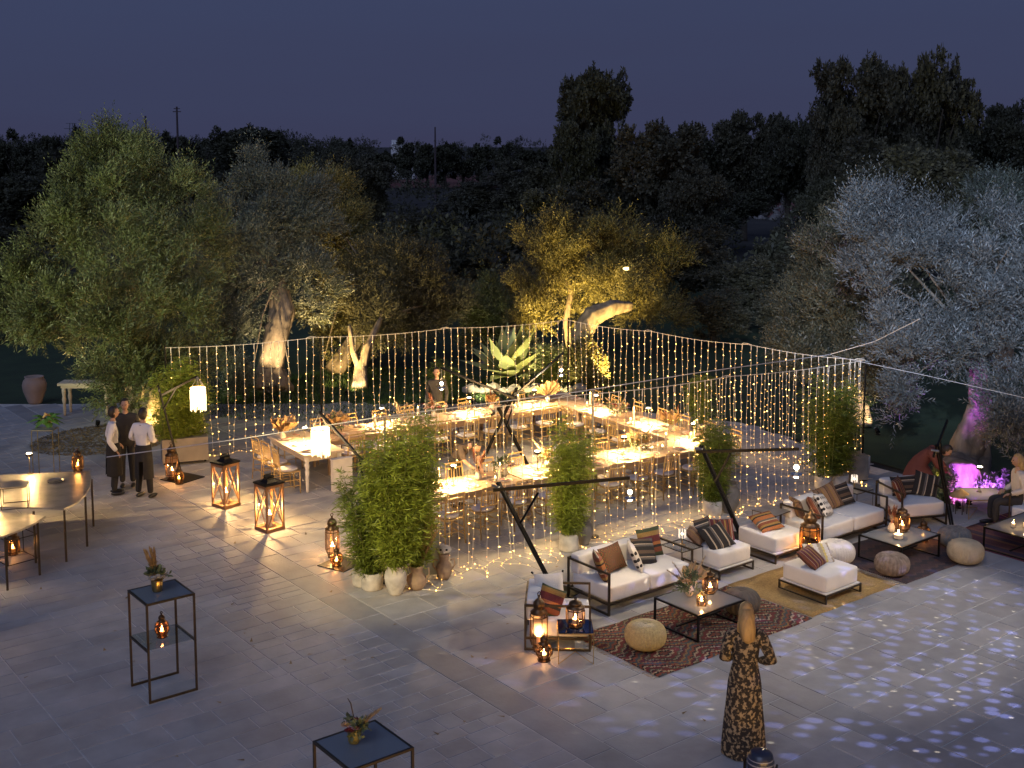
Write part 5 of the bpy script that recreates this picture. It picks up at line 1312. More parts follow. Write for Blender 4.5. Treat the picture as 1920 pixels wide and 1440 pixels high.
def dotmat(name, base, dot, sx, sy, r=.25):
    if name in MATS: return MATS[name]
    m, n, l, out = _new(name); p = n.new('ShaderNodeBsdfPrincipled'); p.inputs['Roughness'].default_value = .9; l.new(p.outputs[0], out.inputs[0])
    tc = n.new('ShaderNodeTexCoord'); mp = n.new('ShaderNodeMapping'); mp.inputs['Scale'].default_value = (sx, sy, 0); l.new(tc.outputs['Object'], mp.inputs[0])
    v = n.new('ShaderNodeTexVoronoi'); v.inputs['Scale'].default_value = 1; v.inputs['Randomness'].default_value = .15; l.new(mp.outputs[0], v.inputs['Vector'])
    lt = n.new('ShaderNodeMath'); lt.operation = 'LESS_THAN'; lt.inputs[1].default_value = r; l.new(v.outputs['Distance'], lt.inputs[0])
    mx = n.new('ShaderNodeMix'); mx.data_type = 'RGBA'; mx.inputs['A'].default_value = (*base, 1); mx.inputs['B'].default_value = (*dot, 1); l.new(lt.outputs[0], mx.inputs['Factor']); l.new(mx.outputs['Result'], p.inputs['Base Color'])
    MATS[name] = m; return m
m_p['spots'] = dotmat('black_dotted_cotton', (.66, .61, .52), blk, 11, 9)
m_p['dashes'] = dotmat('black_dashed_cotton', (.66, .62, .55), blk, 15, 10, .3)
def pillow(p, label, mat, w, h, yaw, pitch, roll=0., tassel=False, th=.13):
    """a stuffed square with pinched corners, standing or lying"""
    t = thing('pillow', label, 'pillow', p, 0, 'woven lounge pillows'); n = 10; b = MB()
    for s in (-1, 1):
        vs = []; fs = []
        for i in range(n + 1):
            for j in range(n + 1):
                u, v = -1 + 2 * i / n, -1 + 2 * j / n
                z = (max(0, (1 - u ** 4) * (1 - v ** 4)) ** .55) * th / 2
                k = 1 - .07 * (1 - abs(u) ** 2) * abs(v) ** 3; k2 = 1 - .07 * (1 - abs(v) ** 2) * abs(u) ** 3
                vs.append((u * w / 2 * k2, v * h / 2 * k, s * z))
        for i in range(n):
            for j in range(n):
                q = i * (n + 1) + j; fs.append((q, q + n + 1, q + n + 2, q + 1) if s > 0 else (q, q + 1, q + n + 2, q + n + 1))
        b.add(vs, fs)
    o = b.build('cover', mat, t, smooth=True); o.rotation_euler = (pitch, roll, yaw)
    if tassel:
        for u in (-1, 1):
            q = MB().tube([(u * w / 2, h / 2, 0), (u * (w / 2 + .015), h / 2 + .02, -.02)], [.012, .018], 6).build('tassel', m_black, t); q.rotation_euler = (pitch, roll, yaw)
    return t
up = R(62)
# on the front sofa
pillow((11.52, 12.62, .60), 'narrow orange and black pillow leaning on the left arm of the front sofa', m_p['orange'], .36, .46, R(60), R(70))
pillow((11.90, 12.78, .61), 'diamond kilim pillow on the front sofa', m_p['kilim'], .52, .40, R(10), up)
pillow((12.22, 12.62, .60), 'white pillow with black spots on the front sofa', m_p['spots'], .42, .42, R(55), R(66), R(0))
pillow((12.50, 12.72, .60), 'brown and grey striped pillow in the middle right of the front sofa', m_p['brown'], .46, .42, R(-4), R(58), R(10))
pillow((12.78, 12.88, .64), 'red, green and orange banded pillow at the right end of the front sofa', m_p['multi'], .46, .46, R(-6), R(72))
# on the armchair
pillow((10.30, 12.33, .63), 'knotted white fringed pillow on the single armchair', m_p['white'], .46, .46, face(-AW) + R(24), R(64), R(6), True)
pillow((10.08, 12.05, .60), 'multicolour striped pillow hanging over the arm of the single armchair', m_p['multi'], .38, .40, face(-AW) + R(10), R(70), R(24))
# on the ottomans
pillow((13.98, 12.58, .55), 'black and cream striped pillow on the first ottoman', m_p['dark'], .46, .46, R(-14), R(40), R(-14))
pillow((14.30, 12.78, .55), 'red and yellow striped pillow at the back of the first ottoman', m_p['red'], .44, .40, R(-36), R(52))
pillow((13.80, 12.88, .53), 'brown rolled pillow at the back left of the first ottoman', m_p['tan'], .34, .34, R(30), R(40))
pillow((14.10, 12.94, .56), 'plum striped pillow in the back middle of the first ottoman', m_p['brown'], .42, .4, R(5), R(60))
pillow((15.30, 12.68, .52), 'orange striped pillow lying on the second ottoman', m_p['orange'], .46, .46, R(-14), R(22), R(-6))
pillow((14.48, 11.10, .52), 'red and gold striped pillow on the front ottoman', m_p['red'], .46, .40, R(14), R(34), R(0))
pillow((14.76, 11.18, .50), 'yellow and white tufted pillow on the front ottoman', m_p['yellow'], .42, .42, R(-30), R(30))
# on the second sofa
pillow((16.32, 12.50, .60), 'rust striped pillow at the left of the second sofa', m_p['red'], .44, .44, R(40), R(60), R(20))
pillow((16.62, 12.52, .60), 'white pillow with black dashes on the second sofa', m_p['dashes'], .46, .44, R(20), R(52), R(12))
pillow((16.98, 12.70, .62), 'tan and brown striped pillow in the middle of the second sofa', m_p['tan'], .48, .46, R(-10), R(60), R(-14))
pillow((17.36, 12.70, .60), 'dark brown striped pillow at the right end of the second sofa', m_p['brown'], .46, .40, R(-10), R(56), R(-6))
pillow((16.16, 12.72, .58), 'small dark tan pillow behind the rust one on the second sofa', m_p['tan'], .34, .38, R(70), R(70))
# on the far armchair
pillow((18.48, 12.28, .60), 'dark red striped pillow at the left of the far armchair', m_p['red'], .42, .42, R(20), R(66))
pillow((18.80, 12.38, .58), 'nearly black pillow across the back of the far armchair', m_p['brown'], .56, .36, R(-24), R(70))
pillow((19.08, 12.12, .60), 'black pillow with thin pale stripes at the right of the far armchair', m_p['dark'], .46, .46, R(-50), R(60), R(14))
# --- rugs
def rug(label, x0, x1, y0, y1, mat, fr=None, z=.004, both=True):
    t = thing('rug', label, 'rug', ((x0 + x1) / 2, (y0 + y1) / 2, 0)); w, d = x1 - x0, y1 - y0; nx = 22; b = MB(); vs = []; fs = []
    for i in range(nx + 1):
        for j in range(9):
            vs.append((-w / 2 + w * i / nx + rnd.uniform(-.006, .006) * (i in (0, nx)), -d / 2 + d * j / 8 + .008 * math.sin(i * .9) * (j in (0, 8)), z + .008 + .0025 * math.sin(i * 1.7 + j)))
    for i in range(nx):
        for j in range(8): fs.append((i * 9 + j, (i + 1) * 9 + j, (i + 1) * 9 + j + 1, i * 9 + j + 1))
    b.add(vs, fs); rim = [i * 9 for i in range(nx + 1)] + [nx * 9 + j for j in range(1, 9)] + [i * 9 + 8 for i in range(nx - 1, -1, -1)] + [j for j in range(7, 0, -1)]
    low = [(vs[k][0], vs[k][1], .0005) for k in rim]; o = len(b.v); m_ = len(rim)
    b.add(low, []); b.f += [(rim[i], o + i, o + (i + 1) % m_, rim[(i + 1) % m_]) for i in range(m_)]; b.m += [0] * m_
    b.build('weave', mat, t, smooth=True)
    if fr:
        b = MB()
        for s in (-1, 1):
            for k in range(int(d / .035)):
                y = -d / 2 + .02 + k * .035; b.tube([(s * w / 2, y, .008), (s * (w / 2 + .05), y + rnd.uniform(-.015, .015), .006), (s * (w / 2 + .09), y + rnd.uniform(-.03, .03), .005)], .004, 3)
        tag(b.build('fringe', fr, t), kind='stuff')
m_kil = banded('kilim_rug', [(.15, .025, .02, 2), (.40, .30, .17, 1), (*blk, 1), (.22, .06, .028, 1.4), (.06, .075, .07, 1.4), (.27, .15, .05, .9), (*wine, 1.3), (*blk, .6), (.25, .19, .12, .8), (*grn, .7)], 1, 1.1, dia=(.34, .50, .045))
rug('kilim rug with red, black and cream zigzag diamonds in front', 10.50, 13.60, 10.38, 12.0, m_kil, pbr('rug_fringe', (.45, .36, .24), .9))
m_jute = pbr('jute', (.37, .24, .085), .95, var=.35, vs=40, bump=.8, bs=90)
rug('plain golden jute rug under the front ottoman', 13.64, 15.72, 10.42, 12.02, m_jute, m_jute)
m_drk = banded('dark_plum_rug', [(.075, .045, .045, 2), (.045, .035, .04, 1.5), (.10, .06, .05, .7)], 1, .3, .8, .1, .03)
rug('dark plum rug under the middle coffee table', 15.86, 18.10, 10.35, 12.0, m_drk, pbr('rug_fringe', (.45, .36, .24), .9))
m_r3 = banded('wine_striped_rug', [(.10, .03, .045, 2), (.20, .09, .05, .8), (.05, .03, .06, 1.5), (.16, .06, .05, .7)], 0, .5)
rug('wine striped rug under the right coffee table', 18.25, 21.0, 9.1, 11.3, m_r3)
# --- coffee tables
def coffee(label, x0, x1, y0, y1, h=.40, mat=None):
    w, d = x1 - x0, y1 - y0; t = thing('coffee_table', label, 'table', ((x0 + x1) / 2, (y0 + y1) / 2, 0), 0, 'low steel coffee tables'); s = .026; a, c_ = w / 2 - s / 2, d / 2 - s / 2
    for sx in (-1, 1):
        for sy in (-1, 1): MB().box((sx * a, sy * c_, h / 2), (s, s, h - .002)).build('leg', m_black, t)
    b = MB()
    for k in (-1, 1): b.bar((-a + .0132, k * c_, h - .0145), (a - .0132, k * c_, h - .0145), s); b.bar((k * a, -c_ + .0132, h - .0146), (k * a, c_ - .0132, h - .0146), s)
    b.build('top_frame', m_black, t); b = MB()
    for k in (-1, 1): b.bar((k * a, -c_ + .0132, .0215), (k * a, c_ - .0132, .0215), s * .9)
    b.bar((-a + .0132, 0, .10), (a - .0132, 0, .10), s * .8); b.build('floor_rail', m_black, t)
    MB().box((0, 0, h - .008), (w - .055, d - .055, .008)).build('glass_top', mat or m_smoke, t)
coffee('low smoked glass coffee table on the kilim rug', 11.67, 12.62, 10.80, 11.66)
coffee('low smoked glass coffee table on the dark plum rug', 16.28, 17.36, 10.72, 11.55)
coffee('low glass coffee table at the right edge on the wine rug', 18.28, 19.6, 9.55, 10.5)
lantern((12.42, 11.28, .402), 'glass house lantern on the front coffee table', .34, .105, m_pinkg, 6, 5, group='candle lanterns on the coffee tables')
arrangement((12.10, 11.38, .402), 'pampas, rust leaf and cream sprigs in a vase on the front coffee table', plumes=6, fans=1, roses=3, h=1.)
gd = thing('geometric_lantern', 'small faceted brass and glass candle box on the front coffee table', 'lantern', (12.0, 11.05, .402))
b = MB(); q = [(.09, 0, .0), (.0, .08, .0), (-.09, 0, 0), (0, -.08, 0), (.11, .02, .1), (.0, .1, .1), (-.1, 0, .1), (0, -.09, .1), (0, 0, .19)]
MB().add(q, [(0, 1, 2, 3), (0, 1, 5, 4), (1, 2, 6, 5), (2, 3, 7, 6), (3, 0, 4, 7), (5, 6, 8), (6, 7, 8)]).build('glass', m_pinkg, gd)
for i, j in ((0, 1), (1, 2), (2, 3), (3, 0), (0, 4), (1, 5), (2, 6), (3, 7), (4, 5), (5, 6), (6, 7), (7, 4), (4, 8), (5, 8), (6, 8), (7, 8)): b.bar(q[i], q[j], .008)
b.build('edges', m_brass, gd); MB().lathe([(.025, .002), (.025, .05)], 10).build('candle', m_wax, gd); MB().lathe([(.003, .05), (.013, .07), (.012, .085), (.002, .12)], 8).build('flame', m_flame, gd, smooth=True)
lamp('POINT', 'candle_light', (0, 0, .1), 6, (1, .58, .24), .02, parent=gd)
lantern((16.98, 11.2, .402), 'round glass lantern with ring handle on the middle coffee table', .44, .12, m_pinkg, 12, 5, group='candle lanterns on the coffee tables')
candle((16.62, 11.02, .402), 'wide glass bowl candle on the middle coffee table', .07, .09, grp='lounge candles', e=4)
arrangement((16.80, 11.28, .402), 'reddish dried sprigs in a glass on the middle coffee table', rust=3, plumes=2, h=.8)
for i, (x, y) in enumerate(((18.62, 10.16), (18.80, 10.05), (19.0, 9.92))): candle((x, y, .402), '%s of three tumbler candles in a line on the right edge coffee table' % ORD[i], .07, .035, grp='lounge candles', e=2)
lantern((17.85, 11.35, 0), 'reddish lantern on the floor at the pale ribbed pouf', .42, .13, m_amber, 8, 5, True)
lantern((15.62, 12.02, 0), 'very tall amber lantern standing beside the second sofa', .86, .155, m_amber, 8, 8)
lantern((15.36, 11.90, 0), 'small amber lantern at the foot of the very tall one', .40, .11, m_amber, 8, 4, True)
# --- side tables
m_blue = pbr('blue_mirror', (.03, .07, .22), .06, .9)
def wire_table(p, label, w, h, rz, top, m=None):
    t = thing('side_table', label, 'side table', p, rz, 'thin wire side tables'); a = w / 2; m = m or m_brass; b = MB()
    for sx in (-1, 1):
        b.tube([(sx * a, -a, h), (sx * a, -a, .006), (sx * a * .2, 0, .10), (sx * a, a, .006), (sx * a, a, h)], .006, 5)
    b.build('legs', m, t); b = MB()
    for k in (-1, 1): b.bar((-a, k * a, h), (a, k * a, h), .012); b.bar((k * a, -a, h - .0005), (k * a, a, h - .0005), .0118)
    b.build('rim', m, t)
    MB().box((0, 0, h + .009), (w, w, .006)).build('top', top, t)
    return t
sx_, sy_ = (10.06, 11.51, 0.00)[:2]
wire_table((sx_, sy_, 0), 'thin brass wire side table with blue mirror top beside the armchair', .46, .42, R(52), m_blue)
lantern((sx_, sy_, .433), 'six-sided glass lantern on the blue mirror side table', .40, .125, m_pinkg, 6, 8, group='candle lanterns on the coffee tables')
wire_table((13.36, 12.74, 0), 'wire side table with glass top between the front sofa and first ottoman', .46, .50, 0, m_clear_t, m_bronze)
wire_table((15.82, 12.98, 0), 'wire side table with zinc top left of the second sofa', .48, .54, R(5), m_zinc, m_bronze)
wire_table((18.12, 12.98, 0), 'wire side table between the second sofa and far armchair', .48, .50, 0, m_zinc, m_bronze)
def crystal(p, label):
    t = thing('crystal_lamp', label, 'lamp', p, 0, 'cut glass cordless lamps')
    MB().lathe([(.05, 0), (.05, .01), (.01, .02), (.01, .12)], 12).build('stem', m_brass, t)
    MB().lathe([(.055, .12), (.075, .17), (.05, .25)], 8, cap=(False, False)).build('shade', m_glass, t)
    b = MB()
    for k in range(8):
        a = k * PI / 4; b.bar((.056 * math.cos(a), .056 * math.sin(a), .12), (.052 * math.cos(a), .052 * math.sin(a), .25), .008)
    b.build('crystals', emit('crystal_glow', (1, .82, .66), 1.5), t); MB().ball((0, 0, .18), .02, 8, 6).build('bulb', emit('crystal_bulb', (1, .78, .5), 10), t)
crystal((13.36, 12.74, .513), 'small cut glass lamp on the side table at the front sofa')
crystal((18.12, 12.98, .513), 'small cut glass lamp on the side table at the far armchair')
# --- poufs
def pouf(p, label, r, h, mat, ribs, amp, group='knitted round poufs', diag=False):
    if diag: ribs, amp = 40, amp * .6
    t = thing('pouf', label, 'pouf', p, rnd.uniform(0, 1), group); nu, nv = ribs * 4, 36 if diag else 22; vs = []; fs = []
    for i in range(nv + 1):
        a = -PI / 2 + PI * i / nv; rr = math.copysign(abs(math.cos(a)) ** .62, math.cos(a)); z = h / 2 + h / 2 * math.copysign(abs(math.sin(a)) ** .85, math.sin(a))
        for j in range(nu):
            th = 2 * PI * j / nu; w = 1 + amp * abs(math.sin(th * ribs / 2 + (i % 2) * (PI / 4 if diag else 0))) * math.cos(a) ** .3
            vs.append((rr * r * w * math.cos(th), rr * r * w * math.sin(th), z + .01 - .03 * max(0, 1 - rr / .25) * (a > 0)))
    for i in range(nv):
        for j in range(nu): fs.append((i * nu + j, i * nu + (j + 1) % nu, (i + 1) * nu + (j + 1) % nu, (i + 1) * nu + j))
    MB().add(vs, fs).build('knit_cover', mat, t, smooth=True)
    MB().lathe([(.022, h + .0), (.028, h - .008), (.02, h - .03)], 10).build('knot', mat, t)
m_knit = pbr('beige_knit', (.50, .40, .18), .95, var=.2, vs=30, bump=.8, bs=70)
pouf((10.98, 11.12, .012), 'yellow-beige knitted pouf on the kilim rug', .27, .36, m_knit, 22, .10, diag=True)
pouf((15.78, 11.62, 0), 'white knitted pouf behind the front ottoman', .30, .36, pbr('white_knit', (.66, .62, .56), .95, bump=.6, bs=70), 22, .09, diag=True)
pouf((17.46, 10.32, 0), 'large beige knitted pouf at the corner of the dark rug', .28, .37, pbr('sand_knit', (.38, .32, .22), .95, var=.2, bump=.6, bs=70), 22, .09, diag=True)
pouf((16.02, 10.72, .012), 'grey and tan ribbed rope pouf on the dark plum rug', .245, .34, pbr('rope_grey', (.22, .17, .13), .9, var=.4, vs=14, bump=.5), 26, .13, 'ribbed rope poufs')
pouf((12.92, 11.12, .012), 'dark wicker ribbed pouf behind the front coffee table', .235, .36, pbr('dark_wicker', (.10, .085, .07), .8, var=.3, bump=.5), 20, .16, 'ribbed rope poufs')
pouf((18.02, 10.86, 0), 'pale ribbed pouf behind the large beige one', .25, .34, pbr('pale_rope', (.26, .23, .18), .9, var=.3, vs=14, bump=.5), 26, .11, 'ribbed rope poufs')
# --- low console at the right with lamp
lt = (20.11, 11.60, 0.00)
wire_table((lt[0], lt[1], 0), 'low wide brass wire table in front of the pink lit shrub', .78, .36, R(-38), m_smoke)
table_lamp(0, 0, 0, 'lit slim lamp on the low brass table by the pink lit shrub', .46, 18, None, (lt[0] + .05, lt[1] + .1, .375))
fx_ = (19.80, 11.85, 0.00)
fl_ = thing('fringed_parasol', 'small straw fringed basket on thin stems by the pink lit shrub', 'basket', fx_)
MB().lathe([(.02, .46), (.17, .36), (.19, .32)], 16, cap=(False, False)).build('straw_top', m_tan, fl_)
for k in range(6): MB().tube([(.12 * math.cos(k), .12 * math.sin(k), 0), (.13 * math.cos(k), .13 * math.sin(k), .36)], .008, 5).build('stem', m_bronze, fl_)
# shrubs at the foot of the silver olive
for (p, blobs, label, S_, lf) in (
    ((20.42, 12.51, 0.00), [(20.45, 12.57, 0.08, 0.20), (20.84, 12.65, 0.10, 0.15), (20.25, 12.48, -0.01, 0.14)], 'leafy shrub lit bright pink at the foot of the silver olive', 700, m_sage),
    ((21.29, 12.05, 0.00), [(21.47, 12.16, 0.07, 0.17), (21.54, 12.10, 0.26, 0.14), (21.17, 12.14, 0.02, 0.09)], 'leafy shrub lit violet right of the purple trunk', 700, m_sage),
    ((20.92, 13.03, 0.00), [(20.78, 12.95, 0.15, 0.13), (20.80, 12.94, 0.31, 0.10)], 'small yellow-green plant left of the pink lit shrub', 260, m_agave)):
    t = thing('shrub', label, 'shrub', p)
    V, F = sprigs([(q[0] - p[0], q[1] - p[1], q[2], q[3]) for q in blobs], S_, 7, .075, .04, .14, tuft=.09, shoot=.03); link('foliage', np_mesh('foliage', V, F, lf), t)
# moving head of the dance floor light, cut by the bottom edge
mh = thing('moving_head_light', 'dark round stage light with pale stripes at the bottom edge by the woman', 'stage light', (9.46, 7.83, 0.00), R(-60))
MB().box((0, 0, .05), (.26, .2, .1)).build('base', m_black, mh)
for s in (-1, 1): MB().box((s * .165, 0, .18), (.02, .1, .2)).build('yoke', m_black, mh)
MB().lathe([(.02, -.15), (.10, -.14), (.14, -.05), (.145, .05), (.12, .13), (.09, .15)], 22).build('head', pbr('navy_shell', (.02, .03, .06), .3), mh, (0, 0, .27), smooth=True)
for z in (.03, .07): MB().lathe([(.147 - (z - .03) * .3, 0), (.149 - (z - .03) * .3, .008), (.146 - (z - .03) * .3, .016)], 22, cap=(False, False)).build('stripe', pbr('pale_trim', (.2, .22, .28), .4), mh, (0, 0, .27 + z))

# ================================================================== PEOPLE
def skin(pts, edges, rad, sub=2):
    """one continuous surface grown round a skeleton"""
    me = bpy.data.meshes.new('skeleton'); me.from_pydata(pts, edges, []); ob = bpy.data.objects.new('skeleton', me); COL.objects.link(ob)
    ob.modifiers.new('s', 'SKIN'); sv = me.skin_vertices[0].data
    for i, r in enumerate(rad):
        sv[i].radius = r if isinstance(r, tuple) else (r, r); sv[i].use_root = i == 0
    md = ob.modifiers.new('d', 'SUBSURF'); md.levels = sub; md.render_levels = sub
    dg_ = bpy.context.evaluated_depsgraph_get(); m2 = bpy.data.meshes.new_from_object(ob.evaluated_get(dg_))
    V = [tuple(v.co) for v in m2.vertices]; F = [tuple(p.vertices) for p in m2.polygons]
    bpy.data.objects.remove(ob); bpy.data.meshes.remove(me); bpy.data.meshes.remove(m2)
    return V, F
m_sk = pbr('skin_tone', (.42, .25, .17), .55, var=.05); m_hair = pbr('dark_hair', (.018, .013, .010), .5, bump=.4, bs=60, stretch=(1, 1, .2)); m_blond = pbr('blond_hair', (.42, .28, .11), .5, var=.3, vs=30, bump=.6, bs=50, stretch=(1, 1, .15))
m_eye = pbr('eye', (.02, .015, .012), .2); m_lip = pbr('lip', (.34, .12, .09), .5)
m_shirt = pbr('white_shirt', (.66, .65, .66), .85, var=.04, bump=.5, bs=9); m_blackc = pbr('black_cloth', (.014, .013, .013), .85, var=.2, bump=.4, bs=10); m_darkc = pbr('charcoal_cloth', (.03, .028, .027), .85); m_shoe = pbr('black_shoe', (.012, .011, .011), .4)
def person(label, p, look, pose, hair=None, skin_m=None, top=None, bottom=None, apron=False, scale=1., long_hair=False, sleeves='long', dress=None, collar=False):
    """body as one surface; shirt, trousers, apron, shoes and hair follow the same joints"""
    t = thing('person', label, 'person', p, face(look)); t.scale = (scale,) * 3
    J = dict(pel=(0, 0, .95), sp=(0, .015, 1.13), ch=(0, .01, 1.33), nk=(0, .0, 1.475), hd=(0, -.015, 1.56),
             sL=(.175, .01, 1.40), sR=(-.175, .01, 1.40), eL=(.235, .05, 1.13), eR=(-.235, .05, 1.13), wL=(.22, -.07, .90), wR=(-.22, -.07, .90),
             hL=(.085, 0, .90), hR=(-.085, 0, .90), kL=(.095, -.02, .50), kR=(-.095, -.02, .50), aL=(.10, .025, .09), aR=(-.10, .025, .09))
    J.update(pose); n = [k for k in J if k != 'gaze']; ix = {k: i for i, k in enumerate(n)}; V = Vector
    E = [('pel', 'sp'), ('sp', 'ch'), ('ch', 'nk'), ('nk', 'hd')]
    for s in 'LR': E += [('ch', 's' + s), ('s' + s, 'e' + s), ('e' + s, 'w' + s), ('pel', 'h' + s), ('h' + s, 'k' + s), ('k' + s, 'a' + s)]
    rad = dict(pel=(.135, .10), sp=(.125, .09), ch=(.14, .10), nk=.052, hd=.055, s=.062, e=.041, w=.028, h=.085, k=.056, a=.038)
    def part(keys, grow, name, mat, override=None):
        k2 = [k for k in keys]; id2 = {k: i for i, k in enumerate(k2)}
        ed = [(id2[a], id2[b]) for a, b in E if a in id2 and b in id2]
        rr = []
        for k in k2:
            r = (override or {}).get(k, rad.get(k, rad.get(k[0])))
            rr.append(tuple(x + grow for x in r) if isinstance(r, tuple) else r + grow)
        v, f = skin([J[k] for k in k2], ed, rr); return v, f
    v, f = part(n, 0, 'body', None, dict(pel=(.11, .075), sp=(.10, .068), ch=(.11, .072)) if (top or dress) else None)
    b = MB(); b.add(v, f)
    hc = V(J['hd']) + (V(J['hd']) - V(J['nk'])).normalized() * .085; fw_ = V(J.get('gaze', (0, -1, 0))).normalized()
    rt_ = fw_.cross(V((0, 0, 1))).normalized() if abs(fw_.z) < .95 else V((1, 0, 0)); up_ = rt_.cross(fw_)
    W = lambda x, y, z: hc + rt_ * x - fw_ * y + up_ * z          # head axes: right, back, up
    o = len(b.v); b.ball((0, 0, 0), (.074, .094, .115), 16, 12)
    for i in range(o, len(b.v)):
        x, y, z = b.v[i]; k = 1 - max(0, -z) * 2.0 * (1 if y < 0 else .4); b.v[i] = tuple(W(x * k, y * (1 - max(0, -z) * .8), z))
    b.add([W(0, -.115, -.018), W(.016, -.088, -.028), W(-.016, -.088, -.028), W(0, -.09, .028)], [(0, 1, 3), (0, 3, 2), (0, 2, 1)])
    for s in (-1, 1):
        b.ball(W(s * .076, .008, -.005), (.010, .018, .028), 8, 6)
        b.ball(W(s * .030, -.084, .012), (.011, .009, .007), 8, 6, 1)
    b.ball(W(0, -.084, -.056), (.022, .010, .007), 8, 5, 2)
    for s in 'LR':                                                  # hand: palm, four fingers, thumb
        w = V(J['w' + s]); d = (w - V(J['e' + s])).normalized(); sd = d.cross(V((0, 0, 1)))
        sd = sd.normalized() if sd.length > .1 else V((1, 0, 0)); nn = sd.cross(d); o = len(b.v)
        b.ball((0, 0, 0), (.040, .050, .018), 10, 7)
        for i in range(o, len(b.v)):
            x, y, z = b.v[i]; b.v[i] = tuple(w + d * (y + .05) + sd * x + nn * z)
        for k in range(4):
            q = w + d * .085 + sd * (-.027 + .018 * k); L_ = (.058, .068, .064, .05)[k]
            b.tube([q, q + d * L_ * .55 - nn * .008, q + d * L_ * .9 - nn * .032], [.0095, .0085, .006], 6)
        q = w + d * .03 + sd * .034 * (1 if s == 'L' else -1); b.tube([q, q + d * .03 + sd * .022 * (1 if s == 'L' else -1), q + d * .06 + sd * .02 * (1 if s == 'L' else -1) - nn * .01], [.012, .010, .007], 6)
    b.build('body', [skin_m or m_sk, m_eye, m_lip], t, smooth=True)
    h = MB(); o = 0; h.ball((0, 0, 0), (.084, .104, .122), 18, 14)
    for i in range(len(h.v)):
        x, y, z = h.v[i]
        if y < -.02 and z < .075 + y * .2: y = max(y, -.03); x *= .93; z = z
        h.v[i] = tuple(W(x + .004 * math.sin(i * 3.1), y + .012, z + .012))
    if long_hair:
        c0 = W(0, .06, -.02); h.tube([W(0, .05, .06), W(0, .085, -.06), W(.01, .105, -.15), W(.015, .115, -.25), W(.01, .11, -.32)], [.07, .088, .095, .08, .03], 12)
    if long_hair:                                         # loose locks over the mass of hair
        for k in range(22):
            x0 = -.075 + .15 * k / 21; l_ = rnd.uniform(.24, .36); w_ = rnd.uniform(-.02, .02)
            h.tube([W(x0 * .6, .075, .09), W(x0 * 1.05, .10 - abs(x0) * .5, -.02), W(x0 * 1.15 + w_ * .5, .125 - abs(x0) * .6, -.13), W(x0 * 1.25 + w_, .15 - abs(x0) * .8, -l_)], [.010, .013, .013, .004], 5)
    h.build('hair', hair or m_hair, t, smooth=True)
    if top:
        keys = ['sp', 'pel', 'ch', 'nk', 'sL', 'sR', 'eL', 'eR'] + (['wL', 'wR'] if sleeves == 'long' else [])
        ov = dict(nk=.040, pel=(.142, .108)) if sleeves != 'none' else {}
        if sleeves == 'none': keys = ['sp', 'pel', 'ch', 'sL', 'sR']
        if sleeves == 'short': ov.update({'eL': .046, 'eR': .046})
        v, f = part(keys, .016, 'top', top, ov); MB().add(v, f).build('shirt', top, t, smooth=True)
    if collar: 
        c0 = V(J['nk']); MB().lathe([(.062, -.035), (.066, -.012), (.060, .005)], 14, tuple(c0), cap=(False, False)).build('collar', top, t, smooth=True)
        MB().lathe([(.078, -.045), (.082, -.03), (.072, -.022)], 14, tuple(c0), cap=(False, False)).build('apron_strap', m_blackc, t, smooth=True)
    if bottom:
        v, f = part(['pel', 'sp', 'hL', 'hR', 'kL', 'kR', 'aL', 'aR'], .018, 'trousers', bottom, dict(sp=(.10, .075))); MB().add(v, f).build('trousers', bottom, t, smooth=True)
    if apron:
        pr = []; b = MB(); c0 = V(J['pel']); nn_ = 26
        for i, (z, rx, ry) in enumerate(((1.06, .150, .115), (.95, .168, .135), (.75, .18, .15), (.55, .185, .155), (.40, .19, .16))):
            for j in range(nn_):
                a = 2 * PI * j / nn_ + .35; w = 1 + .03 * math.sin(j * 2.1) * (1.06 - z) * 2
                pr.append((c0.x + rx * w * math.cos(a), c0.y + ry * w * math.sin(a) + .005, z))
        skip = {5, 6}
        fs = [(i * nn_ + j, i * nn_ + (j + 1) % nn_, (i + 1) * nn_ + (j + 1) % nn_, (i + 1) * nn_ + j) for i in range(4) for j in range(nn_) if not (i > 1 and j in skip)]
        b.add(pr, fs); b.build('apron', m_blackc, t, smooth=True)
    if not dress:
        for s in 'LR':
            a = V(J['a' + s]); b = MB(); b.ball((0, 0, 0), (.046, .135, .05), 12, 8)
            for i in range(len(b.v)):
                x, y, z = b.v[i]; b.v[i] = (a.x + x, a.y - .065 + y, max(.004, .045 + z * (.7 + .5 * (y + .13))))
            b.build('shoe', m_shoe, t, smooth=True)
    if dress:
        b = MB(); vs = []; nn_ = 40; secs = dress[1]; base = V(J['pel'])
        for i, (z, rx, ry, fold, oy) in enumerate(secs):
            for j in range(nn_):
                a = 2 * PI * j / nn_; w = 1 + fold * (math.sin(a * 7 + z * 2) * .6 + math.sin(a * 11 + 1) * .4)
                vs.append((base.x * min(1, z / .95) + rx * w * math.cos(a), oy + ry * w * math.sin(a), z))
        fs = [(i * nn_ + j, i * nn_ + (j + 1) % nn_, (i + 1) * nn_ + (j + 1) % nn_, (i + 1) * nn_ + j) for i in range(len(secs) - 1) for j in range(nn_)]
        fs.append(tuple((len(secs) - 1) * nn_ + j for j in range(nn_))); b.add(vs, fs); b.build('dress', dress[0], t, smooth=True)
        for s in 'LR':
            b = MB(); sh, el, wr = V(J['s' + s]), V(J['e' + s]), V(J['w' + s])
            b.tube([V(J['ch']).lerp(sh, .35) + V((0, 0, .05)), V(J['ch']).lerp(sh, .8) + V((0, 0, .02)), sh + V((0, 0, -.02)), sh.lerp(el, .5), el, el.lerp(wr, .5), el.lerp(wr, .9)], [.07, .078, .072, .064, .060, .055, .038], 12); b.build('sleeve', dress[0], t, smooth=True)
    return t
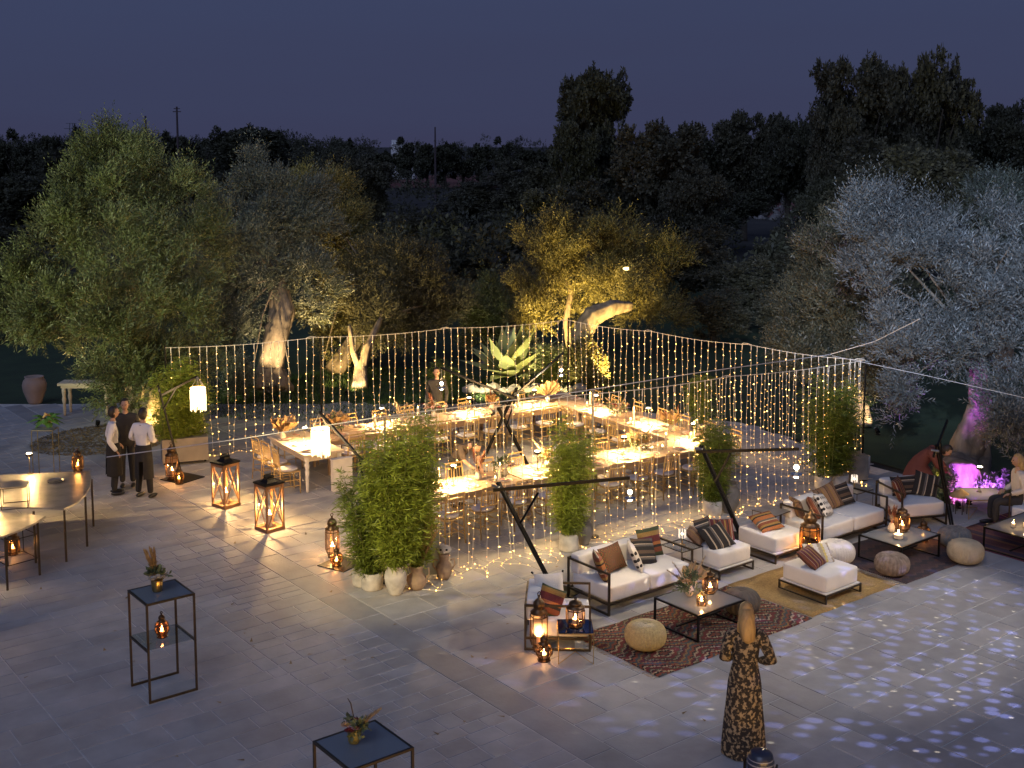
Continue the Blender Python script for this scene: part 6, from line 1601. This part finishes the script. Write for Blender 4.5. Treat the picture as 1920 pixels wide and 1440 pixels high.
fold_arm = dict(eL=(.265, .055, 1.16), eR=(-.265, .055, 1.16), wL=(.12, -.20, 1.10), wR=(-.12, -.20, 1.10))
person('waiter in white shirt and black apron, his back to us, right of the trio', (8.26, 22.10, 0.00), AW * .9 + RT * .35, dict(fold_arm, kL=(.11, 0, .5), kR=(-.11, 0, .5), aL=(.14, .03, .09), aR=(-.13, .0, .09)), top=m_shirt, bottom=m_blackc, apron=True, collar=True)
person('waiter in white shirt seen from the side, left of the group, forearms lowered', (7.88, 22.67, 0.00), RT * .85 + AW * .35, dict(eL=(.24, .10, 1.14), eR=(-.25, .10, 1.14), wL=(.20, -.10, .98), wR=(-.23, -.04, .92)), top=m_shirt, bottom=m_blackc, apron=True, collar=True, scale=.99)
person('man in dark clothes facing us between the two waiters', (8.26, 23.02, 0.00), -AW * .9 + RT * .2, {}, top=m_darkc, bottom=m_darkc, scale=1.02)
bend = dict(sp=(0, -.10, 1.11), ch=(0, -.28, 1.24), nk=(0, -.41, 1.30), hd=(0, -.48, 1.30), gaze=(0, -.75, -.66), sL=(.165, -.28, 1.27), sR=(-.165, -.28, 1.27), eL=(.20, -.42, 1.03), eR=(-.20, -.42, 1.03), wL=(.08, -.60, .88), wR=(-.08, -.60, .88), hL=(.085, .03, .90), hR=(-.085, .03, .90))
wp = TF(11.05, 18.95)
person('dark-haired waitress in brown bending over the near tables to set flowers', wp, -ey + ex * .25, bend, top=pbr('brown_cloth', (.075, .055, .045), .85), bottom=m_darkc, sleeves='short', scale=.97)
person('person with a flushed face standing behind the far tables by the crossed stands', TF(13.35, 23.75), -AW, {}, top=m_darkc, bottom=m_darkc, scale=.95)
m_dress, n_, l_, o_ = _new('dark_floral_chiffon')
pb = n_.new('ShaderNodeBsdfPrincipled'); pb.inputs['Roughness'].default_value = .85; l_.new(pb.outputs[0], o_.inputs[0])
tcn = n_.new('ShaderNodeTexCoord'); nz_ = n_.new('ShaderNodeTexNoise'); nz_.inputs['Scale'].default_value = 26; nz_.inputs['Detail'].default_value = 3; l_.new(tcn.outputs['Object'], nz_.inputs['Vector'])
rp_ = n_.new('ShaderNodeValToRGB'); l_.new(nz_.outputs[0], rp_.inputs[0]); rp_.color_ramp.elements[0].position = .50; rp_.color_ramp.elements[0].color = (.018, .015, .012, 1); rp_.color_ramp.elements[1].position = .60; rp_.color_ramp.elements[1].color = (.30, .235, .14, 1)
l_.new(rp_.outputs[0], pb.inputs['Base Color'])
secs = [(.015, .245, .22, .05, .0), (.10, .245, .22, .05, 0), (.35, .225, .20, .05, 0), (.62, .20, .17, .04, 0), (.85, .185, .15, .025, 0), (.97, .165, .135, .015, 0), (1.08, .14, .115, .01, .005), (1.2, .15, .12, .01, .008), (1.32, .165, .125, .005, .01), (1.41, .15, .10, 0, .01), (1.455, .075, .07, 0, .0)]
person('blonde woman in a long dark patterned dress walking away in the foreground', (9.89, 8.44, 0.00), AW * .95 + RT * .1, dict(eL=(.235, .05, 1.15), eR=(-.285, .07, 1.14), wL=(.14, -.17, 1.06), wR=(-.17, -.15, 1.04)), hair=m_blond, long_hair=True, dress=(m_dress, secs), scale=.99)
m_rdress = pbr('rust_dress', (.17, .05, .034), .85, var=.15, vs=4, bump=.3, bs=9)
rb = {k: ((v[0], v[1], v[2]) if k == 'gaze' else (v[0], v[1], v[2] - .36)) for k, v in bend.items()}; rb.update(pel=(0, 0, .60), kL=(.10, -.22, .42), kR=(-.10, -.22, .42), hL=(.085, .0, .56), hR=(-.085, .0, .56)); rp = (20.25, 13.09, 0.00)
person('person in a rust red dress bending behind the far armchair', rp, RT * .9 - AW * .4, rb, dress=(m_rdress, [(.02, .27, .36, .05, -.05), (.3, .25, .33, .05, -.06), (.48, .21, .26, .03, -.04), (.62, .18, .19, .02, -.03), (.76, .165, .19, .01, -.13), (.88, .17, .17, .01, -.24), (.97, .15, .10, 0, -.30)]), scale=.97)
sp_ = (19.94, 10.83, 0.00)
person('blonde person in a pale top at the right edge by the cut-off armchair', sp_, -RT, dict(pel=(0, 0, .50), sp=(0, .02, .68), ch=(0, .02, .88), nk=(0, 0, 1.02), hd=(0, -.015, 1.105), sL=(.17, .02, .95), sR=(-.17, .02, .95), eL=(.22, .03, .70), eR=(-.22, .03, .70), wL=(.14, -.18, .62), wR=(-.14, -.18, .62), hL=(.09, -.03, .47), hR=(-.09, -.03, .47), kL=(.11, -.42, .47), kR=(-.11, -.42, .47), aL=(.11, -.42, .09), aR=(-.11, -.42, .09)), hair=m_blond, long_hair=True, top=pbr('cream_top', (.6, .55, .48), .85), bottom=m_darkc)

# ================================================================== LIGHTS OF THE PLACE
def uplight(p, label, aim, e, col, spot=70):
    t = thing('garden_spotlight', label, 'spotlight', p, 0, 'garden spotlights')
    MB().lathe([(.06, 0), (.06, .02), (.015, .03), (.015, .06)], 10).build('spike', m_black, t)
    d = (Vector(aim) - Vector(p)).normalized()
    o = MB().lathe([(.05, 0), (.055, .10), (.05, .10), (.045, .09)], 12).build('head', m_black, t, (0, 0, .06)); o.rotation_euler = d.to_track_quat('Z', 'Y').to_euler()
    lamp('SPOT', 'beam', Vector((0, 0, .07)) + d * .12, e, col, .04, aim=None, spot=spot, blend=.7, parent=t).rotation_euler = d.to_track_quat('-Z', 'Y').to_euler()
tl_ = thing('tree_light', 'small warm light glowing in the crown of the leaning golden olive', 'lamp', (25.17, 26.53, 3.00, 0.02)[:3])
MB().lathe([(.05, -.04), (.10, .0), (.10, .03), (.04, .05)], 10).build('lens', emit('tree_light_glow', (1, .72, .3), 8), tl_)
MB().tube([(0, 0, .04), (.02, .1, .35)], .012, 5).build('bracket', m_black, tl_)
WARM, GOLD = (1, .72, .36), (1, .68, .22)
A0 = lambda p, dx, dy: tuple(Vector(p) + RT * dx + AW * dy)
uplight(A0((10.10, 27.25, 0.00), .75, -.55), 'garden spotlight at the foot of the big left olive', (10.36, 27.44, 1.38, 0.01)[:3], 420, GOLD, 100)
uplight(A0((10.10, 27.25, 0.00), -1.2, .6), 'garden spotlight left behind the big left olive', (9.95, 27.76, 3.42, 0.01)[:3], 520, GOLD, 110)
uplight(A0((14.76, 29.60, 0.00), .3, -1.3), 'garden spotlight before the pale floodlit trunk', (14.99, 29.78, 1.81, 0.01)[:3], 800, WARM, 60)
uplight(A0((14.76, 29.60, 0.00), 1.4, -.2), 'garden spotlight between the pale trunk and golden olive', (19.2, 32, 3.6), 1300, GOLD, 95)
uplight(A0((16.91, 28.56, 0.00), -.25, -.85), 'garden spotlight at the slim bright trunk on the lawn', (17.19, 28.96, 0.48, 0.01)[:3], 300, WARM, 75)
uplight(A0((20.44, 26.36, 0.00), -.9, -2.6), 'garden spotlight left below the agave', (20.69, 26.73, 0.80, 0.02)[:3], 620, (1, .86, .50), 60)
uplight(A0((21.14, 25.82, 0.00), .5, -2.2), 'garden spotlight right below the agave', (21.05, 26.20, 0.68, 0.02)[:3], 420, (1, .8, .34), 95)
uplight(A0((22.70, 25.58, 0.00), 1.0, -1.6), 'garden spotlight at the bent leaning trunk', (23.11, 25.60, 1.71, 0.02)[:3], 2200, GOLD, 80)
uplight(A0((23.58, 27.26, -0.37, 0.02)[:2] + (0,), -.6, -1.2), 'garden spotlight below the golden crown of the leaning olive', (24.22, 28.03, 2.67, 0.02)[:3], 2200, GOLD, 90)
uplight(A0((24.08, 17.15, 0.00), .2, -.8), 'garden spotlight at the brownish olive trunk behind the bamboo hedge', (24.28, 17.45, 0.84, 0.01)[:3], 200, WARM, 80)
uplight(A0((21.17, 12.69, 0.00), -.18, -.95), 'violet garden spotlight left before the purple trunk', (22.09, 13.20, 0.35, 0.01)[:3], 420, (.45, .10, 1), 90)
uplight(A0((21.17, 12.69, 0.00), .30, -1.0), 'violet garden spotlight right before the purple trunk', (22.13, 13.16, 0.59, 0.01)[:3], 620, (.42, .08, 1), 80)
uplight(A0((20.42, 12.51, 0.00), .0, -.6), 'magenta garden spotlight at the pink lit shrub', (21.01, 12.77, 0.15, 0.01)[:3], 80, (1, .16, .95), 85)
uplight(A0((20.92, 13.03, 0.00), -.1, -.4), 'yellow garden spotlight at the small yellow-green plant', (20.78, 12.96, 0.23, 0.01)[:3], 14, (1, .85, .2), 110)
# out-of-view floodlights on masts, one only added for the second olive, and the dance-floor projector
def flood(p, label, aim, e, col, spot, r=.12, gobo=None, mast=True):
    t = thing('floodlight', label, 'floodlight', p)
    d = (Vector(aim) - Vector(p)).normalized()
    o = MB().box((0, 0, .10), (.34, .26, .16)).build('housing', m_black, t); o.rotation_euler = d.to_track_quat('-Z', 'Y').to_euler()
    if mast: MB().tube([(0, 0, -p[2]), (0, 0, .0)], .04, 8).build('mast', m_black, t, (.25, -.25, 0))
    l_ = lamp('SPOT', 'beam', d * .05, e, col, r, spot=spot, blend=.6, parent=t); l_.rotation_euler = d.to_track_quat('-Z', 'Y').to_euler()
    return l_
flood((18.9, 3.9, 8.6), 'white floodlight on a mast right of the terrace', (13.2, 11.8, 0), 2000, (1, .92, .86), 43, .10)
flood((-7.5, 21.0, 4.5), 'white floodlight on a mast far left of the terrace', (9.28, 27.01, 4.27, 0.01)[:3], 11000, (.97, 1, .55), 32, .12)
flood((-2.4, -1.0, 11.3), 'pale added floodlight out of view behind, brightening the second olive', (14.85, 30.27, 4.45, 0.01)[:3], 12000, (.86, .93, 1), 15, .15)  # added lamp that lifts the second olive, no known source there
flood((-2.0, -1.5, 11.5), 'cold white floodlight on a mast behind on the right', (21.40, 13.73, 5.42, 0.01)[:3], 42000, (.55, .70, 1), 19, .15)
flood((-2.5, 10.0, 7.4), 'warm floodlight on a mast left of the terrace', (9.7, 15.6, 1.5), 7000, (1, .80, .38), 21, .08)
g_ = flood((17.5, 1.8, 7.6), 'dance floor projector on a stand right of the terrace', (13.88, 8.36, 0.00), 5200, (.27, .33, 1), 44, .01)
def gobo(l_, scale, thr, warm):
    l_.data.use_nodes = True; n, l = l_.data.node_tree.nodes, l_.data.node_tree.links; n.clear()
    out = n.new('ShaderNodeOutputLight'); e_ = n.new('ShaderNodeEmission'); l.new(e_.outputs[0], out.inputs[0])
    tc = n.new('ShaderNodeTexCoord'); v = n.new('ShaderNodeTexVoronoi'); v.inputs['Scale'].default_value = scale; v.inputs['Randomness'].default_value = .55
    l.new(tc.outputs['Normal'], v.inputs['Vector'])
    mr = n.new('ShaderNodeMapRange'); mr.interpolation_type = 'SMOOTHSTEP'; mr.inputs[1].default_value = thr; mr.inputs[2].default_value = thr * .45; mr.inputs[3].default_value = .0; mr.inputs[4].default_value = 1
    l.new(v.outputs['Distance'], mr.inputs[0]); l.new(mr.outputs[0], e_.inputs['Strength']); e_.inputs['Color'].default_value = (1, 1, 1, 1)
gobo(g_, 50, .40, False)
g2 = flood((17.2, 1.5, 7.7), 'second dance floor projector with a finer warm pattern', (13.62, 8.36, 0.00), 8000, (1, .9, .75), 46, .005, mast=False)
gobo(g2, 46, .13, True)
